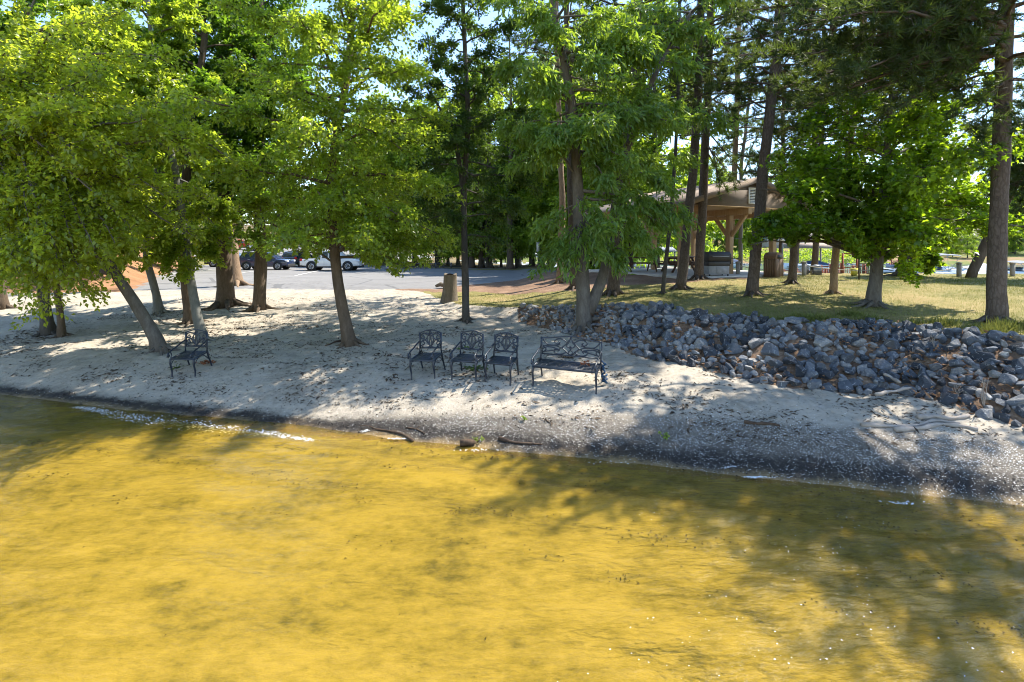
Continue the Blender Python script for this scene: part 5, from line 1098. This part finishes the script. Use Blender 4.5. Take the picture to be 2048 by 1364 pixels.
# picnic tables
M['tabwood'] = mat_var('table_wood', (.05, .026, .016), (.12, .065, .042), 4, .7, .3, stretch=(1, 8, 8))
def picnic(loc, rz, label):
    t = thing('picnic_table', label, 'picnic table', loc, rz, 'picnic tables under the pavilion')
    g = Geo()
    for i in range(5): g.box((0, -.3 + i * .15, .745), (1.9, .14, .04))
    g.build('tabletop', M['tabwood'], t)
    for s in (-1, 1):
        g = Geo()
        for k in (-.07, .07): g.box((0, s * .68 + k, .45), (1.9, .13, .04))
        g.build('bench_seat', M['tabwood'], t)
    for x in (-.7, .7):
        for s in (-1, 1): g = Geo(); g.bar((x, s * .22, .73), (x, s * .62, .0), .045, .1); g.build('leg', M['tabwood'], t)
        g = Geo(); g.box((x + .05, 0, .41), (.045, 1.5, .1)); g.box((x + .05, 0, .70), (.045, .66, .08)); g.build('cross_bar', M['tabwood'], t)
picnic(pv(-2.3, 4.1, 0), ang + R(-18), 'dark picnic table at the left end of the pavilion slab')
picnic(pv(-1.0, 2.6, 0), ang + R(70), 'dark picnic table half hidden behind the pair of pines')
picnic(pv(1.5, 5.0, 0), ang + R(10), 'dark picnic table at the back of the pavilion, behind the grill')
# smoker grill
q = at(1432, 551, 23.6); q[2] = z1(q[0], q[1]); t = thing('barbecue_grill', 'large black barbecue smoker standing in front of the pavilion slab', 'grill', q, R(10))
g = Geo(); g.prism([(-.30, .72), (.30, .72), (.34, .86), (.34, 1.02), (.22, 1.16), (-.22, 1.16), (-.34, 1.02), (-.34, .86)], -.55, .55, 'X'); g.build('lid', M['black'], t, bevel=.02)
g = Geo(); g.box((0, 0, .62), (1.06, .58, .2)); g.build('firebox', M['black'], t, bevel=.02)
g = Geo(); g.box((0, 0, .33), (1.0, .52, .38)); g.box((.1, -.27, .33), (.5, .02, .3)); g.build('cabinet', M['greysteel'], t, bevel=.01)
for a in (-.45, .45):
    for b_ in (-.22, .22): g = Geo(); g.box((a, b_, .08), (.05, .05, .17)); g.build('leg', M['black'], t)
g = Geo(); g.box((.78, 0, .86), (.42, .45, .04)); g.bar((.6, -.2, .84), (.58, -.2, .6), .04, .04); g.build('side_shelf', M['black'], t)
g = Geo(); g.tube([(-.4, -.40, .94), (.4, -.40, .94)], .018, 8); g.bar((-.36, -.4, .94), (-.36, -.3, .94), .03, .03); g.bar((.36, -.4, .94), (.36, -.3, .94), .03, .03); g.build('handle', M['greysteel'], t)
# litter bin
M['binwood'] = mat_var('bin_wood', (.10, .06, .035), (.22, .14, .085), 5, .8, .3, stretch=(6, 6, 1))
q = at(1547, 553, 24.2); q[2] = z1(q[0], q[1]); t = thing('litter_bin', 'square brown wooden litter bin with arched top', 'litter bin', q, R(32))
g = Geo()
for a in range(4):
    for k in range(5):
        o_ = -.24 + k * .12; c_ = [(o_, -.29), (.29, o_), (o_, .29), (-.29, o_)][a]; g.box((*c_, .42), (.11, .04, .84) if a % 2 == 0 else (.04, .11, .84))
g.build('body', M['binwood'], t)
g = Geo(); g.prism([(-.32, .84), (.32, .84), (.30, .98), (.18, 1.10), (0, 1.14), (-.18, 1.10), (-.30, .98)], -.30, .30); g.build('lid', M['binwood'], t, bevel=.01)
g = Geo(); g.box((0, -.305, .94), (.36, .02, .16)); g.build('opening', M['black'], t)
# grey pole with tap and lantern
q = at(1565, 553, 24.8); q[2] = z1(q[0], q[1]); t = thing('steel_pole', 'thin grey steel pole beside the litter bin', 'pole', q)
g = Geo(); g.tube([(0, 0, 0), (0, 0, 2.1)], .035, 10); g.build('pole', M['greysteel'], t, smooth=True)
g = Geo(); g.lathe([(.02, 1.62), (.09, 1.66), (.10, 1.76), (.03, 1.80)], n=12); g.build('collar', M['white'], t, smooth=True)
# black box on a post
q = at(1718, 559, 21.5); q[2] = z1(q[0], q[1]); t = thing('box_post', 'black box hung on a thin dark post near the dock gate', 'post box', q)
g = Geo(); g.tube([(0, 0, 0), (0, 0, 1.55)], .03, 8); g.build('post', M['black'], t, smooth=True)
g = Geo(); g.box((-.1, -.03, 1.17), (.30, .22, .42)); g.box((-.1, -.03, 1.40), (.34, .26, .05)); g.build('box', M['black'], t, bevel=.015)
# road sign seen edge on at the wood
q = at(1076, 537, 46); q[2] = z1(q[0], q[1]); t = thing('sign_post', 'narrow white sign on a grey post at the lot edge', 'sign', q)
g = Geo(); g.tube([(0, 0, 0), (0, 0, 2.35)], .03, 8); g.build('post', M['greysteel'], t); g = Geo(); g.box((0, -.04, 1.95), (.26, .02, .85)); g.build('panel', M['white'], t)

# ------------------------------------------------------------------ lake edge: posts with rope, dock, gate, boats
M['rope'] = mat_var('rope', (.35, .30, .22), (.5, .44, .34), 30, .9, .2); M['piling'] = mat_var('piling', (.17, .15, .125), (.32, .29, .25), 4, .9, .4, 15, .02, stretch=(3, 3, .5)); M['redwood'] = mat_var('red_stain', (.20, .06, .035), (.34, .12, .075), 4, .8, .3)
GP = 'rope posts along the lake edge'; pts_ = []
for px, lb in [(1476, 'rope post right of the wooden pavilion post'), (1608, 'grey rope post right of the leaning slim pine'), (1824, 'pale mooring post left of the bimini boat'), (1918, 'pale mooring post right of the bimini boat'), (2025, 'pale mooring post nearest the right edge')]:
    Y = 25.2 if px < 1800 else 24.6; q = at(px, 553, Y); q[2] = z1(q[0], q[1]) - .02
    t = thing('mooring_post', lb, 'post', q, group=GP); g = Geo(); g.tube([(0, 0, -.2), (0, 0, .62)], .10, 12); g.build('pile', M['piling'], t, smooth=True)
    g = Geo(); g.lathe([(.125, .62), (.125, .67), (.02, .70)], n=12); g.build('cap', M['piling'], t); pts_.append(q + (0, 0, .5))
for a, b_, lb in ((0, 1, 'rope sagging between the left posts'), (1, 2, 'long rope sagging in front of the dock gate'), (2, 3, 'rope sagging before the bimini boat'), (3, 4, 'rope sagging before the covered boat')):
    u = np.linspace(0, 1, 15)[:, None]; P = pts_[a] * (1 - u) + pts_[b_] * u; P[:, 2] -= (.22 * 4 * u * (1 - u))[:, 0]
    g = Geo(); g.tube(P, .018, 5); tag(g.build('rope', M['rope']), lb, 'rope')
for px, w_, h_, lb in [(1632, .42, .42, 'dark low power pedestal at the lake edge'), (1611, .16, .5, 'slim blue grey pedestal at the lake edge')]:
    q = at(px, 552, 25.6); q[2] = z1(q[0], q[1]); t = thing('power_pedestal', lb, 'pedestal', q); g = Geo(); g.box((0, 0, h_ / 2), (w_, .3, h_)); g.build('housing', M['p_dark'], t, bevel=.02); g = Geo(); g.lathe([(w_ * .5, h_), (w_ * .5, h_ + .05), (.03, h_ + .1)], n=10); g.build('cap', M['greysteel'], t)
# dock with gate and railing
def rail(name, label, P0, P1, h, nb, mat, group=None, cat='railing', solid=False):
    P0 = np.array(P0, float); P1 = np.array(P1, float); t = thing(name, label, cat, P0, group=group); d = P1 - P0
    g = Geo(); g.bar((0, 0, h), d + (0, 0, h), .09, .05); g.bar((0, 0, .12), d + (0, 0, .12), .05, .07); g.bar((0, 0, h * .55), d + (0, 0, h * .55), .04, .05); g.build('rail', M[mat], t)
    n_ = max(1, int(np.linalg.norm(d) / 1.5))
    for i in range(n_ + 1): g = Geo(); p = d * i / n_; g.box(p + (0, 0, h / 2 + .05), (.11, .11, h + .1)); g.build('post', M[mat], t)
    g = Geo()
    for i in range(nb): p = d * (i + .5) / nb; g.box(p + (0, 0, h / 2), (.03, .03, h - .15))
    g.build('balusters', M[mat], t); return t
zd = 1.5; A_ = at(1690, 552, 27.0); A_[2] = zd
t = thing('dock', 'wooden gangway leading from the lawn to the boats', 'dock', A_); g = Geo()
for i in range(60): g.box((.75 + i * .05, .1 + i * .2, -.06 - i * .016), (1.9, .18, .05))
g.build('decking', M['piling'], t); g = Geo()
for i in range(5):
    for s in (-.1, 1.6): g.tube([(s + i * .6, .5 + i * 2.6, -1.9), (s + i * .6, .5 + i * 2.6, .1 - i * .2)], .1, 8)
g.build('piles', M['piling'], t)
rail('railing', 'red brown stained railing on the near side of the gangway', A_ + (-.1, .1, 0), A_ + (2.6, 11, -.8), 1.0, 40, 'redwood')
rail('railing', 'red brown stained railing on the far side of the gangway', A_ + (1.7, .1, 0), A_ + (4.6, 11, -.8), 1.0, 40, 'redwood')
t = thing('gate', 'rusty metal gate frame standing at the start of the gangway', 'gate', A_); g = Geo()
for x in (-.12, .62, 1.66): g.box((x, 0, .8), (.07, .07, 1.6))
g.box((.77, 0, 1.58), (1.85, .06, .06)); g.build('frame', M['redwood'], t); g = Geo()
for i in range(14): g.box((.68 + i * .07, 0, .55), (.018, .018, 1.05))
g.box((1.14, 0, 1.06), (1.0, .03, .04)); g.build('bars', M['black'], t)
q = at(1708, 556, 25.4); q[2] = z1(q[0], q[1]); t = thing('bucket', 'yellow bucket standing at the dock gate', 'bucket', q); M['yellow'] = mat_var('yellow_plastic', (.55, .45, .05), (.70, .60, .10), 5, .5, .1)
g = Geo(); g.lathe([(.12, 0), (.16, .36), (.17, .36), (.14, .05), (.02, .04)], n=14); g.build('pail', M['yellow'], t, smooth=True); g = Geo(); g.tube([(-.16, 0, .34), (-.12, 0, .46), (0, 0, .52), (.12, 0, .46), (.16, 0, .34)], .01, 6); g.build('handle', M['greysteel'], t)
# boats
M['gel'] = mat_var('boat_white', (.62, .64, .65), (.78, .79, .80), 3, .3, 0); M['blueboat'] = mat_var('boat_blue', (.10, .17, .24), (.20, .28, .36), 3, .35, 0); M['canvas'] = mat_var('canvas_grey', (.13, .14, .16), (.24, .25, .27), 5, .9, .3); M['navycanvas'] = mat_var('canvas_navy', (.015, .03, .07), (.03, .06, .12), 5, .9, .3); M['coverwhite'] = mat_var('cover_pale', (.40, .44, .45), (.56, .59, .60), 4, .8, .4); M['orange'] = mat_var('orange_plastic', (.60, .12, .03), (.75, .2, .05), 5, .5, .1)
def hull(L, W, H, n=14):
    g = Geo(); V = []
    for i in range(n):
        u = i / (n - 1); x = -L / 2 + L * u; k = (1 - max(0, (u - .45) / .55) ** 2.2); sh = H * (1 + .25 * u * u)
        for a, b_ in ((-.5, 1), (-.48, .55), (-.38, .12), (0, -.12 + .3 * max(0, u - .6)), (.38, .12), (.48, .55), (.5, 1), (.42, 1.0), (0, .92), (-.42, 1.0)): V.append((x, a * W * max(k, .02), b_ * sh))
    m_ = 10
    Fc = [(i * m_ + j, (i + 1) * m_ + j, (i + 1) * m_ + (j + 1) % m_, i * m_ + (j + 1) % m_) for i in range(n - 1) for j in range(m_)] + [tuple(range(m_))]
    g.add(V, Fc); return g
def boat(label, px, Y, rz, L, W, H, top=None, cover=None, hullm='gel', motor=True, z=0, py=None):
    q = np.array(((px - 1024) / F * Y, Y, z)); t = thing('motor_boat', label, 'boat', q, rz, 'boats moored behind the lawn')
    hull(L, W, H).build('hull', M[hullm], t, smooth=False)
    g = Geo(); g.box((0, 0, H * .75), (L * .86, W * 1.0, .07)); g.build('rub_rail', M['p_dark'], t)
    if cover:
        g = Geo(); V = []; n = 9
        for i in range(n):
            u = i / (n - 1); x = -L * .46 + L * .93 * u; k = (1 - max(0, (u - .45) / .55) ** 2.2); z_ = H * 1.02 + .62 * math.sin(min(1, u * 1.4 + .12) * math.pi) ** .8 * (.5 + .5 * (u < .7)) * (1 - .4 * u)
            for a in (-.52, -.3, 0, .3, .52): V.append((x, a * W * max(k, .06), H * .98 + (z_ - H) * (1 - (abs(a) / .52) ** 2)))
        g.add(V, [(i * 5 + j, (i + 1) * 5 + j, (i + 1) * 5 + j + 1, i * 5 + j + 1) for i in range(n - 1) for j in range(4)]); g.build('cover', M[cover], t, smooth=True)
    else:
        g = Geo(); g.prism([(.1, H), (.45, H), (.18, H + .48), (.12, H + .48)], -W * .36, W * .36); g.build('windscreen', M['glass'], t)
        g = Geo(); g.box((-L * .22, 0, H + .12), (L * .16, W * .7, .3)); g.box((-L * .02, .3, H + .15), (.5, .5, .35)); g.build('seat', M['white'], t, bevel=.04)
    if top:
        g = Geo(); V = []; n = 9; l_ = top[0]; 
        for i in range(n):
            u = i / (n - 1)
            for a in (-.5, -.25, 0, .25, .5): V.append((-l_ / 2 + l_ * u - .2, a * W * 1.0, top[1] + .13 * math.sin(u * math.pi) ** .5 - .5 * a * a + .03 * math.cos(u * 12)))
        m_ = len(V); V = V + [(a, b_, c - .04) for a, b_, c in V]
        Fq = [(i * 5 + j, (i + 1) * 5 + j, (i + 1) * 5 + j + 1, i * 5 + j + 1) for i in range(n - 1) for j in range(4)]; g.add(V, Fq + [tuple(x + m_ for x in f[::-1]) for f in Fq]); bt = g.build('bimini_top', M[top[2]], t, smooth=True)
        g = Geo()
        for s in (-.48, .48):
            for xa, xb in ((-.3, -l_ / 2 - .1), (-.3, l_ * .0 - .2), (-.3, l_ / 2 - .25)): g.tube([(xa, s * W, H), (xb, s * W * .98, top[1] - .1)], .018, 6)
        g.build('bimini_frame', M['greysteel'], bt)
    if motor: g = Geo(); g.box((-L / 2 - .22, 0, H * .9), (.36, .38, .5), top=.8); g.box((-L / 2 - .22, 0, .2), (.18, .14, .8)); g.build('outboard_motor', M['black'], t, bevel=.04)
    return t
boat('boat with a grey bimini top on thin poles', 1878, 53, R(172), 5.0, 2.0, .85, (2.6, 2.55, 'canvas'), z=.1)
boat('low blue grey boat with pale gunwale in front of the bimini boat', 1866, 49.5, R(170), 4.4, 1.6, .7, None, None, 'blueboat', False, .05)
boat('boat under a pale cover with its bow towards the lawn', 1970, 45.5, R(250), 5.0, 2.1, .95, None, 'coverwhite', 'gel', False, .1)
boat('white boat with a dark bimini cut by the right edge', 2032, 50, R(185), 5.6, 2.2, .95, (2.0, 1.9, 'canvas'), z=.1)
boat('long boat with a pale grey cover between the mooring posts', 1938, 57, R(178), 6, 2.3, 1.0, None, 'coverwhite', z=.1)
boat('white boat beside the vine wrapped trunk', 1790, 55, R(200), 5.2, 2.1, 1.0, None, None, z=.1)
boat('white boat with navy cover under a small dock roof', 1608, 64, R(185), 5.6, 2.2, 1.0, None, 'navycanvas', z=.3)
boat('small boat with blue cover right of the grill', 1445, 80, R(175), 4.8, 2.0, .9, None, 'navycanvas', z=.3)
q = at(1842, 538, 51.4); t = thing('life_vest', 'bright orange life vest hanging at the bimini boat', 'life vest', q); g = Geo(); g.box((-.13, 0, 0), (.22, .16, .7)); g.box((.13, 0, 0), (.22, .16, .7)); g.build('panels', M['orange'], t, bevel=.03); g = Geo(); g.box((0, -.1, .02), (.5, .02, .07)); g.build('strap', M['black'], t)
rail('railing', 'red brown stained dock railing behind the bimini boat', (43.8, 60, .95), (48.6, 60.5, .95), 1.0, 30, 'redwood')
rail('railing', 'red brown stained sloping railing left of the bimini boat', (42.3, 58.2, .6), (45.2, 59.5, 1.4), 1.0, 14, 'redwood')
# covered docks far away
def covered_dock(label, px, Y, L, D, h, z=.4, roofm='canvas'):
    q = np.array(((px - 1024) / F * Y, Y, z)); t = thing('boat_dock', label, 'boat dock', q, group='covered docks across the water')
    g = Geo(); g.box((0, 0, 0), (L, D, .25)); g.build('deck', M['piling'], t)
    g = Geo(); g.prism([(-D / 2 - .3, h), (D / 2 + .3, h), (0, h + .7)], -L / 2, L / 2, 'X'); g.build('roof', M[roofm], t)
    for a in (-.45, 0, .45):
        for b_ in (-.45, .45): g = Geo(); g.box((a * L, b_ * D, h / 2 - .2), (.16, .16, h + .9)); g.build('post', M['piling'], t)
covered_dock('covered boat dock with brown roof across the water', 1612, 66, 6.5, 4, 2.9, roofm='roof')
covered_dock('grey roofed boat dock seen behind the picnic table', 1298, 78, 7, 5, 2.4)
covered_dock('long low roofed boat dock behind the wood, left of the wide reddish trunk', 988, 78, 9, 5, 1.7, roofm='roof')
covered_dock('white edged dock behind the wood, right of the wide reddish trunk', 1062, 82, 9, 5, 1.5, roofm='white')
for i, (px, Y, lb) in enumerate([(972, 70, 'white boat behind the wood left of the wide reddish trunk'), (1040, 71, 'white boat behind the wood right of the wide reddish trunk'), (1105, 66, 'white boat behind the forked tree leaves')]): boat(lb, px, Y, R(178 + 4 * i), 6, 2.2, 1.0, z=.1)
# low fence along the wood edge
rail('fence', 'low dark wooden fence at the back of the parking lot', (-14, 53.4, z1(-14, 53.4) - .1), (-4.6, 52.6, z1(-4.6, 52.6) - .1), .6, 2, 'p_dark', cat='fence')
# houses across the lake
M['stucco'] = mat_var('stucco', (.30, .24, .19), (.38, .31, .25), 2, .9, .1); M['stucco2'] = mat_var('stucco_grey', (.36, .33, .31), (.46, .43, .41), 2, .9, .1); M['winglass'] = mat_var('window_glass', (.03, .045, .07), (.07, .09, .12), 2, .1, 0, spec=.8); M['frame'] = mat_var('window_frame', (.55, .53, .5), (.7, .68, .65), 4, .6, 0)
def house(label, px, py, Y, W, D, storeys, wins, rz=0, wm='stucco', arches=False):
    q = at(px, py, Y); t = thing('house', label, 'house', q, rz, 'houses across the lake'); H = storeys * 3.1
    g = Geo(); g.box((0, 0, H / 2 - 1.5), (W, D, H + 3)); g.build('wall', M[wm], t)
    g = Geo(); g.prism([(-D / 2 - .6, H), (D / 2 + .6, H), (0, H + 2.6)], -W / 2 - .6, W / 2 + .6, 'X'); g.build('roof', M['roof'], t)
    for s in range(storeys):
        for k in range(wins):
            x = -W / 2 + W * (k + .5) / wins; z = s * 3.1 + 1.6; hh = 1.5
            g = Geo(); g.box((x, -D / 2 - .02, z), (1.35, .10, hh + .2)); f_ = g.build('window', M['frame'], t); g = Geo()
            if arches and k < 2: g.prism([(x - .85, z - .9)] + [(x - .85 * math.cos(a), z + .3 + .6 * math.sin(a)) for a in np.linspace(0, math.pi, 9)] + [(x + .85, z - .9)], -D / 2 - .12, -D / 2 - .08)
            else: g.box((x, -D / 2 - .08, z), (1.15, .05, hh))
            g.build('pane', M['winglass'], f_)
house('tan multi storey house with arched openings above the boats', 1892, 508, 140, 15, 10, 3, 5, R(-8), arches=True)
house('tan house across the lake behind the leaning pine trunk', 1548, 492, 135, 15, 9, 2, 5, R(10), 'stucco2')
house('pale low house across the lake left of the sweetgum trunk', 1705, 500, 150, 10, 8, 1, 3, R(0), 'stucco2')
house('grey house at the far right behind the thick dark pine', 2035, 500, 150, 12, 9, 2, 4, R(-15), 'stucco2')
# boulders of the far bank
r = np.random.default_rng(77); g = Geo()
for k in range(420):
    x = r.uniform(2, 75); y = r.uniform(101.5, 104.2); sz = r.uniform(.4, 1.0); me = RM[k % 18]; V = np.zeros(len(me.vertices) * 3, np.float32); me.vertices.foreach_get('co', V); g.add(V.reshape(-1, 3) * sz + (x, y, max(z1(x, y), -.1) + .1), [tuple(p.vertices) for p in me.polygons])
tag(g.build('far_rocks', M['rock']), 'row of rocks along the far shore', 'rocks', kind='stuff')
# shrubs on the far slope
g = Geo(); r = np.random.default_rng(78); P = []
for k in range(120):
    x = r.uniform(30, 75); y = r.uniform(104, 122); c = np.array((x, y, z1(x, y) + .5)); P.append(c + r.normal(0, .55, (60, 3)) * (1.6, 1, .7))
P = np.concatenate(P); n = len(P); put_leaves(g, 'oval', P, r.normal(0, 1, (n, 3)), r.normal(0, .6, (n, 3)) + (0, 0, 1), r.uniform(.3, .6, n), r.random(n))
tag(g.build('far_undergrowth', M['leaf_shrub']), 'light green undergrowth covering the far slope', 'undergrowth', kind='stuff')
# ------------------------------------------------------------------ camera, sky, sun
cam = bpy.data.cameras.new('Camera'); co = bpy.data.objects.new('Camera', cam); COL.objects.link(co); SC.camera = co
co.location = (0, 0, CAMZ); co.rotation_euler = (R(90), 0, 0)
cam.sensor_width = 36; cam.lens = 36 * F / 2048; cam.shift_y = (HOR - 682) / 2048; cam.clip_end = 3000; cam.clip_start = .1
SUN = Vector((.52, .27, .81)).normalized()
w = bpy.data.worlds.new('World'); SC.world = w; w.use_nodes = True; nt = w.node_tree; nt.nodes.clear()
sky = nt.nodes.new('ShaderNodeTexSky'); sky.sky_type = 'NISHITA'; sky.sun_disc = False
sky.sun_elevation = math.asin(SUN.z); sky.sun_rotation = math.atan2(SUN.x, SUN.y); sky.air_density = 1.0; sky.dust_density = .1; sky.ozone_density = 2.0
bg = nt.nodes.new('ShaderNodeBackground'); bg.inputs['Strength'].default_value = .15
wo = nt.nodes.new('ShaderNodeOutputWorld'); nt.links.new(sky.outputs[0], bg.inputs[0]); nt.links.new(bg.outputs[0], wo.inputs[0])
sl = bpy.data.lights.new('Sun', 'SUN'); sl.energy = 4.2; sl.angle = R(.53); sl.color = (1, .94, .84)
so = bpy.data.objects.new('Sun', sl); COL.objects.link(so); so.rotation_euler = SUN.to_track_quat('Z', 'Y').to_euler(); so.location = (30, 30, 60)
SC.view_settings.view_transform = 'Standard'; SC.view_settings.look = 'None'; SC.view_settings.gamma = 1; SC.view_settings.use_curve_mapping = False
SC.view_settings.exposure = 1.6
SC.render.engine = 'CYCLES'; cy_ = SC.cycles
cy_.max_bounces = 8; cy_.diffuse_bounces = 5; cy_.glossy_bounces = 3; cy_.transmission_bounces = 4; cy_.transparent_max_bounces = 10
cy_.caustics_reflective = False; cy_.caustics_refractive = False; cy_.sample_clamp_indirect = 6; cy_.sample_clamp_direct = 1.2; cy_.filter_width = 1.05; cy_.use_denoising = True; cy_.use_adaptive_sampling = True; cy_.adaptive_threshold = .02
cy_.denoising_prefilter = 'ACCURATE'
try: cy_.denoiser = 'OPENIMAGEDENOISE'
except Exception: pass
